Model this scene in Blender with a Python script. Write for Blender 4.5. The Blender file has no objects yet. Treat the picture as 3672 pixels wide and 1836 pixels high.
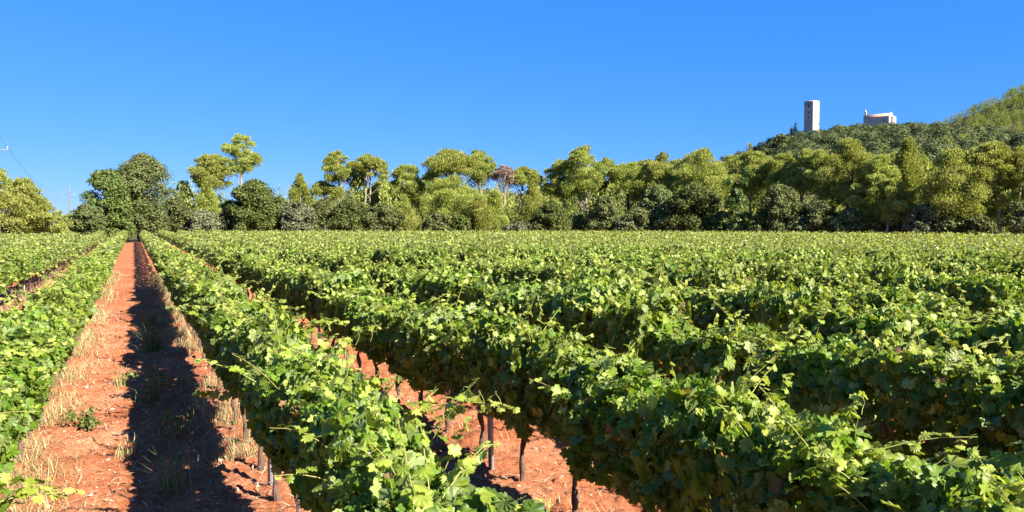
import bpy, math, random
import numpy as np
from mathutils import Vector

# ------------------------------------------------------------------ camera, sky, sun, exposure
SC = bpy.context.scene
COL = SC.collection
H_CAM, FPX = 2.5, 796.4
cam = bpy.data.cameras.new('camera'); cam.lens = 28; cam.sensor_width = 36; cam.clip_end = 6000; cam.clip_start = 0.05
cam_o = bpy.data.objects.new('camera', cam); COL.objects.link(cam_o)
cam_o.location = (0, 0, H_CAM); cam_o.rotation_euler = (math.radians(90 - 2.3), 0, 0)
SC.camera = cam_o
SUN_AZ, SUN_EL = math.radians(129), math.radians(34.5)
world = bpy.data.worlds.new('World'); SC.world = world; world.use_nodes = True
wn = world.node_tree; bg = wn.nodes['Background']
sky = wn.nodes.new('ShaderNodeTexSky'); sky.sky_type = 'NISHITA'; sky.sun_disc = False
sky.sun_elevation = SUN_EL; sky.sun_rotation = SUN_AZ
sky.air_density = 0.6; sky.dust_density = 0.0; sky.ozone_density = 6.0; sky.altitude = 0
# grade of the sky colour per channel (power, gain): deep blue overhead, paler towards the horizon
sep = wn.nodes.new('ShaderNodeSeparateColor'); cmb = wn.nodes.new('ShaderNodeCombineColor'); wn.links.new(sky.outputs[0], sep.inputs[0])
for ch, (pw, gn) in enumerate(((1.0, .20), (.52, .66), (.25, 2.0))):
    p_ = wn.nodes.new('ShaderNodeMath'); p_.operation = 'POWER'; p_.inputs[1].default_value = pw; wn.links.new(sep.outputs[ch], p_.inputs[0])
    g_ = wn.nodes.new('ShaderNodeMath'); g_.operation = 'MULTIPLY'; g_.inputs[1].default_value = gn; wn.links.new(p_.outputs[0], g_.inputs[0]); wn.links.new(g_.outputs[0], cmb.inputs[ch])
wn.links.new(cmb.outputs[0], bg.inputs[0])
bg.inputs[1].default_value = 0.1
sun = bpy.data.lights.new('sun', 'SUN'); sun.energy = 5.0; sun.angle = math.radians(0.5); sun.color = (1, 0.945, 0.85)
sun_o = bpy.data.objects.new('sun', sun); COL.objects.link(sun_o)
SV = Vector((math.sin(SUN_AZ) * math.cos(SUN_EL), math.cos(SUN_AZ) * math.cos(SUN_EL), math.sin(SUN_EL)))
sun_o.rotation_euler = (-SV).to_track_quat('-Z', 'Y').to_euler(); sun_o.location = SV * 50
SC.view_settings.view_transform = 'Standard'; SC.view_settings.look = 'None'
SC.view_settings.exposure = 1.85; SC.view_settings.gamma = 1
SC.render.engine = 'CYCLES'
SC.cycles.max_bounces = 6; SC.cycles.diffuse_bounces = 4; SC.cycles.transmission_bounces = 4; SC.cycles.glossy_bounces = 2

rng = np.random.default_rng(11)
random.seed(5)
TH = math.radians(25.4)
ROW = np.array([-math.sin(TH), math.cos(TH)]); NRM = np.array([math.cos(TH), math.sin(TH)])
HR = 1.1; SP = 2.2                                  # first row offset and row spacing (m)

# ------------------------------------------------------------------ helpers
def tag(o, label=None, cat=None, group=None, kind=None):
    for k, v in (('label', label), ('category', cat), ('group', group), ('kind', kind)):
        if v: o[k] = v
    return o
def link(name, data, mat=None, parent=None, loc=None, rz=None):
    o = bpy.data.objects.new(name, data); COL.objects.link(o)
    if mat is not None and data is not None and not data.materials: data.materials.append(mat)
    if parent is not None: o.parent = parent
    if loc is not None: o.location = loc
    if rz is not None: o.rotation_euler = (0, 0, rz)
    return o
def empty(name, loc, rz=0.0):
    o = bpy.data.objects.new(name, None); COL.objects.link(o); o.location = loc; o.rotation_euler = (0, 0, rz)
    o.empty_display_size = 0.2
    return o
def mesh(name, V, polys, tone=None, smooth=False, extra=None):
    V = np.asarray(V, np.float32).reshape(-1, 3)
    polys = [np.asarray(p, np.int32) for p in polys if len(p)]
    me = bpy.data.meshes.new(name)
    me.vertices.add(len(V)); me.vertices.foreach_set('co', V.ravel())
    li = np.concatenate([p.ravel() for p in polys]); st = []; off = 0
    for p in polys:
        st.append(off + np.arange(len(p)) * p.shape[1]); off += p.size
    st = np.concatenate(st).astype(np.int32)
    me.loops.add(len(li)); me.loops.foreach_set('vertex_index', li)
    me.polygons.add(len(st)); me.polygons.foreach_set('loop_start', st)
    if smooth: me.polygons.foreach_set('use_smooth', np.ones(len(st), bool))
    me.update(calc_edges=True)
    if tone is not None:
        a = me.attributes.new('tone', 'FLOAT', 'POINT'); a.data.foreach_set('value', np.asarray(tone, np.float32).ravel())
    return me
def unit(a): return a / np.maximum(np.linalg.norm(a, axis=-1, keepdims=True), 1e-9)
class MB:
    """collects quads and tris of one part"""
    def __init__(s): s.v = []; s.q = []; s.t = []; s.n = 0; s.tn = []
    def add(s, v, q=None, t=None, tone=0.5):
        v = np.asarray(v, float).reshape(-1, 3)
        if q is not None and len(q): s.q.append(np.asarray(q) + s.n)
        if t is not None and len(t): s.t.append(np.asarray(t) + s.n)
        s.v.append(v); s.n += len(v)
        s.tn.append(np.broadcast_to(np.asarray(tone, float), (len(v),)))
    def box(s, c, d, rz=0.0, tone=.5):
        x, y, z = d[0] / 2, d[1] / 2, d[2] / 2
        v = np.array([(a * x, b * y, e * z) for e in (-1, 1) for a, b in ((-1, -1), (1, -1), (1, 1), (-1, 1))])
        if rz:
            cs, sn = math.cos(rz), math.sin(rz); v = np.stack([v[:, 0] * cs - v[:, 1] * sn, v[:, 0] * sn + v[:, 1] * cs, v[:, 2]], 1)
        s.add(v + np.asarray(c), [(3, 2, 1, 0), (4, 5, 6, 7), (0, 1, 5, 4), (1, 2, 6, 5), (2, 3, 7, 6), (3, 0, 4, 7)], tone=tone)
    def tube(s, P, R, sides=6, tone=.5):
        P = np.asarray(P, float); n = len(P); R = np.broadcast_to(np.asarray(R, float), (n,))
        D = unit(np.gradient(P, axis=0))
        ref = np.where(np.abs(D[:, 2:3]) > .9, np.array([[1., 0, 0]]), np.array([[0, 0, 1.]]))
        A = unit(np.cross(D, ref)); B = np.cross(D, A)
        a = np.linspace(0, 2 * np.pi, sides, endpoint=False)
        V = P[:, None] + R[:, None, None] * (np.cos(a)[None, :, None] * A[:, None] + np.sin(a)[None, :, None] * B[:, None])
        i = np.arange(n - 1)[:, None] * sides; j = np.arange(sides)[None]; k = (j + 1) % sides
        q = np.stack([i + j, i + k, i + sides + k, i + sides + j], -1).reshape(-1, 4)
        s.add(V.reshape(-1, 3), q, tone=tone)
        s.add(V[-1], t=[(0, m, m + 1) for m in range(1, sides - 1)], tone=tone)
    def build(s, name, mat, parent=None, smooth=False, loc=None, rz=None):
        ps = ([np.concatenate(s.q)] if s.q else []) + ([np.concatenate(s.t)] if s.t else [])
        return link(name, mesh(name, np.concatenate(s.v), ps, np.concatenate(s.tn), smooth), mat, parent, loc, rz)

def vnoise(x, y, seed=0):
    """smooth value noise, 0..1"""
    xi = np.floor(x).astype(np.int64); yi = np.floor(y).astype(np.int64); fx = x - xi; fy = y - yi
    fx = fx * fx * (3 - 2 * fx); fy = fy * fy * (3 - 2 * fy)
    def h(a, b):
        n = (a * 374761393 + b * 668265263 + seed * 1442695041) & 0x7fffffff
        n = ((n ^ (n >> 13)) * 1274126177) & 0x7fffffff
        return ((n ^ (n >> 16)) & 0xffff) / 65535.
    return (h(xi, yi) * (1 - fx) + h(xi + 1, yi) * fx) * (1 - fy) + (h(xi, yi + 1) * (1 - fx) + h(xi + 1, yi + 1) * fx) * fy
def fbm(x, y, o=4, seed=0):
    return sum(vnoise(x * 2 ** k, y * 2 ** k, seed + k) * .5 ** (k + 1) for k in range(o)) / (1 - .5 ** o)
def sstep(t): t = np.clip(t, 0, 1); return t * t * (3 - 2 * t)

# ------------------------------------------------------------------ materials
def ramp(nt, stops):
    r = nt.nodes.new('ShaderNodeValToRGB'); e = r.color_ramp.elements
    while len(e) < len(stops): e.new(0.5)
    for el, (p, c) in zip(e, stops): el.position = p; el.color = (*c, 1)
    return r
def base_mat(name, rough=.8, spec=.3):
    m = bpy.data.materials.new(name); m.use_nodes = True; nt = m.node_tree; b = nt.nodes['Principled BSDF']
    b.inputs['Roughness'].default_value = rough; b.inputs['Specular IOR Level'].default_value = spec
    return m, nt, b
def leaf_mat(name, stops, trans=.3, tint=(1.5, 1.5, .8), under=None, rough=.5, spec=.35, vary=.12, osc=None):
    m, nt, b = base_mat(name, rough, spec)
    at = nt.nodes.new('ShaderNodeAttribute'); at.attribute_name = 'tone'
    r = ramp(nt, stops); nt.links.new(at.outputs['Fac'], r.inputs[0])
    col = r.outputs[0]
    tc = nt.nodes.new('ShaderNodeTexCoord'); nz = nt.nodes.new('ShaderNodeTexNoise'); nz.inputs['Scale'].default_value = 22; nz.inputs['Detail'].default_value = 3
    nt.links.new(tc.outputs['Object'], nz.inputs['Vector']); nr = ramp(nt, [(.3, (.80, .80, .74)), (.7, (1.2, 1.2, 1.3))]); nt.links.new(nz.outputs[0], nr.inputs[0])
    nm = nt.nodes.new('ShaderNodeMix'); nm.data_type = 'RGBA'; nm.blend_type = 'MULTIPLY'; nm.inputs[0].default_value = 1
    nt.links.new(col, nm.inputs[6]); nt.links.new(nr.outputs[0], nm.inputs[7]); col = nm.outputs[2]
    oi = nt.nodes.new('ShaderNodeObjectInfo')
    mr = nt.nodes.new('ShaderNodeMapRange'); mr.inputs[3].default_value = 1 - vary; mr.inputs[4].default_value = 1 + vary
    nt.links.new(oi.outputs['Random'], mr.inputs[0])
    hs = nt.nodes.new('ShaderNodeHueSaturation'); nt.links.new(col, hs.inputs['Color']); nt.links.new(mr.outputs[0], hs.inputs['Value'])
    mh = nt.nodes.new('ShaderNodeMapRange'); mh.inputs[3].default_value = .5 - vary * .08; mh.inputs[4].default_value = .5 + vary * .08
    nt.links.new(oi.outputs['Random'], mh.inputs[0]); nt.links.new(mh.outputs[0], hs.inputs['Hue'])
    col = hs.outputs[0]; top = col
    if under:
        g = nt.nodes.new('ShaderNodeNewGeometry'); mx = nt.nodes.new('ShaderNodeMix'); mx.data_type = 'RGBA'
        u2 = nt.nodes.new('ShaderNodeMix'); u2.data_type = 'RGBA'; u2.inputs[0].default_value = .6
        nt.links.new(col, u2.inputs[6]); u2.inputs[7].default_value = (*under, 1)
        nt.links.new(g.outputs['Backfacing'], mx.inputs[0]); nt.links.new(col, mx.inputs[6]); nt.links.new(u2.outputs[2], mx.inputs[7])
        top = mx.outputs[2]
    nt.links.new(top, b.inputs['Base Color'])
    tr = nt.nodes.new('ShaderNodeBsdfTranslucent')
    mt = nt.nodes.new('ShaderNodeMix'); mt.data_type = 'RGBA'; mt.blend_type = 'MULTIPLY'; mt.inputs[0].default_value = 1
    mt.inputs[7].default_value = (*tint, 1); nt.links.new(col, mt.inputs[6]); nt.links.new(mt.outputs[2], tr.inputs[0])
    ms = nt.nodes.new('ShaderNodeMixShader'); ms.inputs[0].default_value = trans
    nt.links.new(b.outputs[0], ms.inputs[1]); nt.links.new(tr.outputs[0], ms.inputs[2])
    nt.links.new(ms.outputs[0], nt.nodes['Material Output'].inputs['Surface'])
    return m
def noisy_mat(name, stops, scale=3.0, rough=.9, bump=.3, bscale=None, spec=.2, detail=6, stretch=None, dist=.05):
    m, nt, b = base_mat(name, rough, spec)
    tc = nt.nodes.new('ShaderNodeTexCoord'); src = tc.outputs['Object']
    if stretch:
        mp = nt.nodes.new('ShaderNodeMapping'); mp.inputs['Scale'].default_value = stretch; nt.links.new(src, mp.inputs[0]); src = mp.outputs[0]
    n = nt.nodes.new('ShaderNodeTexNoise'); n.inputs['Scale'].default_value = scale; n.inputs['Detail'].default_value = detail
    n.inputs['Roughness'].default_value = .62
    nt.links.new(src, n.inputs['Vector'])
    r = ramp(nt, stops); nt.links.new(n.outputs[0], r.inputs[0]); nt.links.new(r.outputs[0], b.inputs['Base Color'])
    if bump:
        n2 = nt.nodes.new('ShaderNodeTexNoise'); n2.inputs['Scale'].default_value = bscale or scale * 4; n2.inputs['Detail'].default_value = 5
        nt.links.new(src, n2.inputs['Vector'])
        bp = nt.nodes.new('ShaderNodeBump'); bp.inputs['Strength'].default_value = bump; bp.inputs['Distance'].default_value = dist
        nt.links.new(n2.outputs[0], bp.inputs['Height']); nt.links.new(bp.outputs[0], b.inputs['Normal'])
    return m
def tone_mat(name, stops, rough=.85, spec=.2):
    m, nt, b = base_mat(name, rough, spec)
    at = nt.nodes.new('ShaderNodeAttribute'); at.attribute_name = 'tone'; r = ramp(nt, stops)
    nt.links.new(at.outputs['Fac'], r.inputs[0]); nt.links.new(r.outputs[0], b.inputs['Base Color'])
    return m

M = {}
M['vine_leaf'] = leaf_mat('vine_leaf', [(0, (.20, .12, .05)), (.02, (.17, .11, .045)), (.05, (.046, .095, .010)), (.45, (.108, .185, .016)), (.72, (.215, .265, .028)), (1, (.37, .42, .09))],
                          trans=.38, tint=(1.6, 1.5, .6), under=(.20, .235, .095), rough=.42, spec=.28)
M['pine'] = leaf_mat('pine_needles', [(0, (.135, .165, .030)), (.5, (.275, .305, .062)), (1, (.45, .465, .15))], trans=.42, tint=(1.25, 1.2, .7), rough=.7, spec=.12, vary=.11)
M['oak'] = leaf_mat('oak_leaves', [(0, (.036, .050, .014)), (.5, (.102, .118, .035)), (1, (.185, .19, .07))], trans=.15, rough=.7, spec=.12, vary=.2)
M['slope_pine'] = leaf_mat('slope_pine_needles', [(0, (.085, .115, .020)), (.5, (.185, .215, .040)), (1, (.30, .32, .09))], trans=.3, tint=(1.25, 1.2, .7), rough=.7, spec=.12, vary=.05)
M['scrub'] = leaf_mat('scrub_leaves', [(0, (.028, .040, .013)), (.5, (.075, .092, .030)), (1, (.15, .16, .06))], trans=.1, rough=.7, spec=.12, vary=.1)
M['green'] = leaf_mat('broad_leaves', [(0, (.034, .055, .011)), (.5, (.085, .112, .024)), (1, (.16, .175, .045))], trans=.2, rough=.65, spec=.15, vary=.15)
M['silver'] = leaf_mat('grey_leaves', [(0, (.055, .068, .028)), (.5, (.12, .128, .062)), (1, (.20, .195, .105))], trans=.12, rough=.7, spec=.12, vary=.15)
M['dead'] = leaf_mat('dead_needles', [(0, (.14, .09, .06)), (.5, (.27, .18, .12)), (1, (.36, .27, .19))], trans=.2, tint=(1, 1, 1), rough=.7, vary=.05)
M['ivy'] = leaf_mat('ivy_leaves', [(0, (.026, .052, .008)), (.5, (.065, .115, .014)), (1, (.14, .20, .03))], trans=.25, rough=.4)
M['cypress'] = leaf_mat('cypress_needles', [(0, (.012, .030, .012)), (1, (.035, .06, .02))], trans=.1)
M['bark'] = noisy_mat('pine_bark', [(.3, (.13, .10, .08)), (.55, (.27, .22, .18)), (.75, (.37, .315, .265))], 6, .9, .6, 25)
M['dark_bark'] = noisy_mat('dark_bark', [(.3, (.045, .034, .026)), (.7, (.13, .10, .075))], 6, .9, .6, 25)
M['vine_bark'] = noisy_mat('vine_bark', [(.3, (.07, .044, .032)), (.7, (.21, .135, .095))], 14, .95, .9, 60, stretch=(1, 1, .25))
M['shoot'] = tone_mat('vine_shoot', [(0, (.20, .10, .04)), (.5, (.24, .22, .06)), (1, (.30, .33, .08))], .6)
M['steel'] = noisy_mat('galvanised_steel', [(.3, (.26, .27, .29)), (.7, (.46, .46, .47))], 8, .5, .1, spec=.5)
M['wood_pole'] = noisy_mat('weathered_wood', [(.3, (.12, .095, .08)), (.7, (.24, .20, .17))], 4, .9, .4, stretch=(4, 4, .3))
M['wire'] = noisy_mat('wire', [(.3, (.12, .12, .13)), (.7, (.2, .2, .21))], 3, .5, 0)
M['glass_white'] = noisy_mat('white_insulator', [(.3, (.30, .30, .29)), (.7, (.4, .4, .39))], 3, .3, 0, spec=.5)
M['grape'] = noisy_mat('green_grape', [(.3, (.32, .38, .08)), (.7, (.42, .44, .13))], 30, .35, 0, spec=.5)
M['stone_wall'] = noisy_mat('tower_stone', [(.3, (.25, .22, .17)), (.5, (.40, .36, .29)), (.72, (.48, .44, .36))], .9, .9, .5, 3.0, dist=.1)
M['stone_pale'] = noisy_mat('chapel_stone', [(.3, (.28, .25, .205)), (.5, (.38, .345, .29)), (.72, (.45, .41, .35))], 1.1, .9, .4, 3.0, dist=.1)
M['roof_tile'] = noisy_mat('roof_tile', [(.3, (.36, .20, .12)), (.55, (.50, .31, .20)), (.75, (.58, .40, .28))], 2.5, .85, .8, 6, stretch=(3, .6, 1), dist=.1)
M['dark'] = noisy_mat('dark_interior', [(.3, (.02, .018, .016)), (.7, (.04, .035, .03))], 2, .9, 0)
M['white_paint'] = noisy_mat('white_paint', [(.3, (.7, .7, .69)), (.7, (.8, .8, .79))], 3, .5, 0)
M['grass'] = tone_mat('grass_blades', [(0, (.07, .12, .025)), (.35, (.16, .18, .06)), (.6, (.36, .27, .12)), (1, (.55, .42, .23))], .8)
M['straw'] = tone_mat('straw', [(0, (.22, .12, .07)), (.5, (.46, .32, .19)), (1, (.62, .48, .32))], .85)
M['stone'] = tone_mat('field_stone', [(0, (.30, .13, .075)), (.5, (.40, .24, .17)), (1, (.56, .46, .38))], .9)

def soil_mat():
    m, nt, b = base_mat('red_soil', .95, .12)
    tc = nt.nodes.new('ShaderNodeTexCoord')
    def noise(sc, det=6, ro=.6):
        n = nt.nodes.new('ShaderNodeTexNoise'); n.inputs['Scale'].default_value = sc; n.inputs['Detail'].default_value = det
        n.inputs['Roughness'].default_value = ro; nt.links.new(tc.outputs['Object'], n.inputs['Vector']); return n
    n1 = noise(.9, 8, .7); r1 = ramp(nt, [(.28, (.255, .075, .031)), (.48, (.385, .134, .058)), (.60, (.43, .175, .086)), (.74, (.51, .275, .16))])
    nt.links.new(n1.outputs[0], r1.inputs[0])
    n2 = noise(26, 5, .7); r2 = ramp(nt, [(.36, (.62, .55, .5)), (.55, (1, 1, 1)), (.72, (1.28, 1.3, 1.32))])
    nt.links.new(n2.outputs[0], r2.inputs[0])
    mu = nt.nodes.new('ShaderNodeMix'); mu.data_type = 'RGBA'; mu.blend_type = 'MULTIPLY'; mu.inputs[0].default_value = 1
    nt.links.new(r1.outputs[0], mu.inputs[6]); nt.links.new(r2.outputs[0], mu.inputs[7])
    # 'zone' 1 = leaf litter beyond the field
    at = nt.nodes.new('ShaderNodeAttribute'); at.attribute_name = 'tone'
    n3 = noise(.35, 6); r3 = ramp(nt, [(.3, (.06, .05, .025)), (.55, (.13, .10, .055)), (.75, (.20, .17, .08))]); nt.links.new(n3.outputs[0], r3.inputs[0])
    mz = nt.nodes.new('ShaderNodeMix'); mz.data_type = 'RGBA'
    nt.links.new(at.outputs['Fac'], mz.inputs[0]); nt.links.new(mu.outputs[2], mz.inputs[6]); nt.links.new(r3.outputs[0], mz.inputs[7])
    nt.links.new(mz.outputs[2], b.inputs['Base Color'])
    n4 = noise(45, 6, .75); bp = nt.nodes.new('ShaderNodeBump'); bp.inputs['Strength'].default_value = .9; bp.inputs['Distance'].default_value = .03
    nt.links.new(n4.outputs[0], bp.inputs['Height']); nt.links.new(bp.outputs[0], b.inputs['Normal'])
    return m
M['soil'] = soil_mat()
M['hill'] = noisy_mat('hillside', [(.36, (.05, .045, .022)), (.52, (.09, .075, .04)), (.62, (.16, .12, .075)), (.74, (.38, .29, .22))], .045, .95, .8, .5, detail=8, dist=.8)

# ------------------------------------------------------------------ field limits and terrain
def line_depth(u):                                  # depth (m) at which the wood begins, by bearing
    return np.interp(u, [-900, -512, -450, -378, 84, 512, 900], [80, 83, 84, 113, 114, 80, 70])
def field_end(x, y):
    u = FPX * x / np.maximum(y, 1); return line_depth(u) - 5
xs = np.concatenate([np.linspace(-2500, -200, 14), np.linspace(-190, -10, 70), np.arange(-9, 6, .045), np.linspace(6.2, 190, 90), np.linspace(200, 2500, 14)])
ys = np.concatenate([np.linspace(-300, -5, 14), np.linspace(-4, 4.9, 20), np.arange(5, 26, .05), np.linspace(26.1, 60, 130), np.linspace(60.6, 200, 80), np.linspace(215, 3500, 22)])
X, Y = np.meshgrid(xs, ys); D = X * NRM[0] + Y * NRM[1]
def ground_z(X, Y, fine=True):
    D = X * NRM[0] + Y * NRM[1]
    near = sstep((70 - np.hypot(X, Y)) / 30)
    z = .10 * (fbm(X * .5, Y * .5, 3, 3) - .5) * near
    ph = (D - HR) / SP; z = z + .045 * np.cos(2 * np.pi * ph) * near        # low ridge under each row
    z = z + near * (.11 * (fbm(X * 3.2, Y * 3.2, 4, 21) - .5) * (.35 + fbm(X * .7, Y * .7, 2, 9)))
    if fine:
        c = np.clip(fbm(X * 11, Y * 11, 2, 40) - .52, 0, 1)
        z = z + near * (.16 * c + .02 * (vnoise(X * 28, Y * 28, 50) - .5))
    return z
Z = ground_z(X, Y)
zone = np.where(Y > field_end(X, Y) + 1, 1.0, 0.0); zone[Y < 0] = 0
nx = len(xs); ny = len(ys)
i = (np.arange(ny - 1)[:, None] * nx + np.arange(nx - 1)[None]).ravel()
g = mesh('ground', np.stack([X, Y, Z], -1), [np.stack([i, i + 1, i + nx + 1, i + nx], 1)], zone, True)
tag(link('ground', g, M['soil']), kind='structure')

def r_tab(pix, depth, minus):
    u = np.array([p[0] for p in pix], float); p = np.array([q[1] for q in pix], float)
    return u * depth / FPX, np.maximum(H_CAM + p * depth / FPX - minus, 0)
RX1, RZ1 = r_tab([(-420, 0), (-300, 2), (-220, 7), (-170, 18), (-142, 33), (-118, 42), (-60, 42), (5, 35), (84, 38), (164, 52), (203, 63), (235, 71), (267, 86),
                  (298, 92), (327, 96), (354, 96.5), (386, 95.5), (414, 88), (462, 82), (512, 77), (620, 68), (900, 50)], 540, 4.3)
RX1b, RZ2 = r_tab([(150, 0), (300, 50), (385, 88), (414, 96), (442, 108), (474, 122), (512, 139), (600, 165), (750, 200), (1000, 210)], 820, 6.5)
def hill_z(x, y):
    h1 = np.interp(x, RX1, RZ1) * np.where(y < 540, sstep((y - 130) / 410) * .55 + .45 * np.clip((y - 130) / 410, 0, 1), 1 - .6 * sstep((y - 548) / 250))
    h2 = np.interp(x, RX1b, RZ2) * np.where(y < 820, np.clip((y - 420) / 400, 0, 1), 1 - .6 * sstep((y - 825) / 300))
    return np.maximum(h1, h2)
def hill_rough(x, y): return (fbm(x * .02, y * .02, 4, 70) - .5) * 5 * np.clip((y - 150) / 150, 0, 1)
hx = np.linspace(-420, 1150, 262); hy = np.linspace(128, 1150, 190)
HX, HY = np.meshgrid(hx, hy); HZ = hill_z(HX, HY) + hill_rough(HX, HY) * np.clip(hill_z(HX, HY) / 12, 0, 1) - .25
i = (np.arange(len(hy) - 1)[:, None] * len(hx) + np.arange(len(hx) - 1)[None]).ravel()
tag(link('hill', mesh('hill', np.stack([HX, HY, HZ], -1), [np.stack([i, i + 1, i + len(hx) + 1, i + len(hx)], 1)], None, True), M['hill']), kind='structure')
def gz(x, y):
    x = np.asarray(x, float); y = np.asarray(y, float)
    h = hill_z(x, y)
    return np.where(y > 128, np.maximum(h + hill_rough(x, y) * np.clip(h / 12, 0, 1) - .25, 0), 0)

def px(cx, Y): return (cx - 1288) * .39752 * Y / FPX
def pz(cy, Y): return H_CAM + (562 - cy) * .39752 * Y / FPX
# ------------------------------------------------------------------ foliage faces
def kites(P, A, N, L, W, fold=.15):
    """kite shaped faces: base P, axis A, normal N, length L, half width W"""
    S = np.cross(A, N); L = L[:, None]; W = W[:, None]
    m = P + A * L * .45 + N * W * fold
    V = np.stack([P, m - S * W, P + A * L, m + S * W], 1)
    return V.reshape(-1, 3)
def rdir(n):
    return unit(rng.normal(size=(n, 3)))
def perp(A):
    return unit(np.cross(A, rdir(len(A))))
def clump_faces(lobes, n, kind, size, loose=.55, shell=.75):
    """lobes: rows (x, y, z, rx, rz); n faces spread over the lobes' shells"""
    lobes = np.asarray(lobes, float)
    w = lobes[:, 3] * (lobes[:, 3] + lobes[:, 4]); k = rng.choice(len(lobes), n, p=w / w.sum()); lb = lobes[k]
    d = rdir(n); d[:, 2] = np.where((d[:, 2] < -.2) & (rng.random(n) < .6), -d[:, 2], d[:, 2])
    R = np.stack([lb[:, 3], lb[:, 3], lb[:, 4]], 1)
    rr = 1.12 - shell * rng.random(n) ** 1.6
    rr = rr * (.86 + .28 * vnoise(d[:, 0] * 2.3 + k * 7.1, d[:, 1] * 2.3 + d[:, 2] * 2.9, 5))
    P = lb[:, :3] + d * R * rr[:, None]
    out = unit(d / np.maximum(R, .01))
    tl = np.clip(lb[:, 5] if lobes.shape[1] > 5 else .5, 0, 1)
    if kind == 'needle':
        A = unit(out * .7 + np.array([0, 0, .65]) + rng.normal(size=(n, 3)) * .38)
        N = unit(np.cross(np.cross(A, out + rng.normal(size=(n, 3)) * .7), A)); L = size * rng.uniform(.7, 1.35, n); Wd = L * rng.uniform(.13, .24, n)
    else:
        N = unit(out * 1.0 + np.array([0, 0, .25]) + rng.normal(size=(n, 3)) * loose); A = perp(N); L = size * rng.uniform(.7, 1.3, n); Wd = L * rng.uniform(.34, .5, n)
    V = kites(P, A, N, L, Wd)
    tone = np.clip(.5 + .22 * rng.normal(size=n) + (tl - .5) * .6, 0, 1)
    return V, np.repeat(tone, 4)
def quads(n): return np.arange(n * 4).reshape(-1, 4)

def lobes_for(shape, w, zb, zt, n):
    h = zt - zb; out = []
    for j in range(n):
        a = rng.uniform(0, 2 * np.pi)
        if shape == 'umbrella':
            r = math.sqrt(rng.random()) * .43 * w; top = zb + h * (.42 + .40 * (1 - (r / (.46 * w)) ** 2))
            R = w * rng.uniform(.07, .15); z = top - rng.random() ** 2 * h * .42; out.append((r * math.cos(a), r * math.sin(a), z, R, R * rng.uniform(.6, .8)))
        elif shape == 'pine':
            t = (j + rng.random()) / n; prof = (.35 + .65 * math.sin(math.pi * min(1, .18 + t * .78))) * (1 - .45 * max(0, t - .6))
            R = w * rng.uniform(.07, .145) * (1.15 - .4 * t); r = max(0, .5 * w * prof - R * .7) * rng.uniform(.3, 1.12)
            out.append((r * math.cos(a), r * math.sin(a), zb + R * .5 + (h - R * 1.3) * t, R, R * rng.uniform(.65, .95)))
        elif shape == 'young':
            t = ((j + rng.random()) / n) ** .9; prof = (1 - t) ** .75 * min(1, .55 + t * 2.5)
            R = w * (.06 + .09 * (1 - t)) * rng.uniform(.7, 1.3); r = max(0, .5 * w * prof - R * .6) * rng.uniform(.5, 1.0)
            out.append((r * math.cos(a), r * math.sin(a), zb + (h - R) * t + R * .2, R, R * 1.5))
        elif shape == 'column':
            t = (j + .5) / n; R = w * .5 * max(.12, math.sin(math.pi * min(.98, .25 + .75 * t)) ** .7); out.append((0, 0, zb + h * t, R, h / n * 1.3))
        else:                                       # 'oak', 'bush'
            t = rng.random(); prof = math.sqrt(max(0, 1 - (max(t, .3) - .3) ** 2 / .5)); R = w * rng.uniform(.07, .16)
            r = max(0, .5 * w * prof - R * .75) * rng.random() ** .4; out.append((r * math.cos(a), r * math.sin(a), zb + R * .4 + (h - R * 1.3) * t, R, R * .85))
    L = np.array(out); t = rng.random((len(L), 1)); return np.concatenate([L, .25 + .5 * t], 1)

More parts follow.
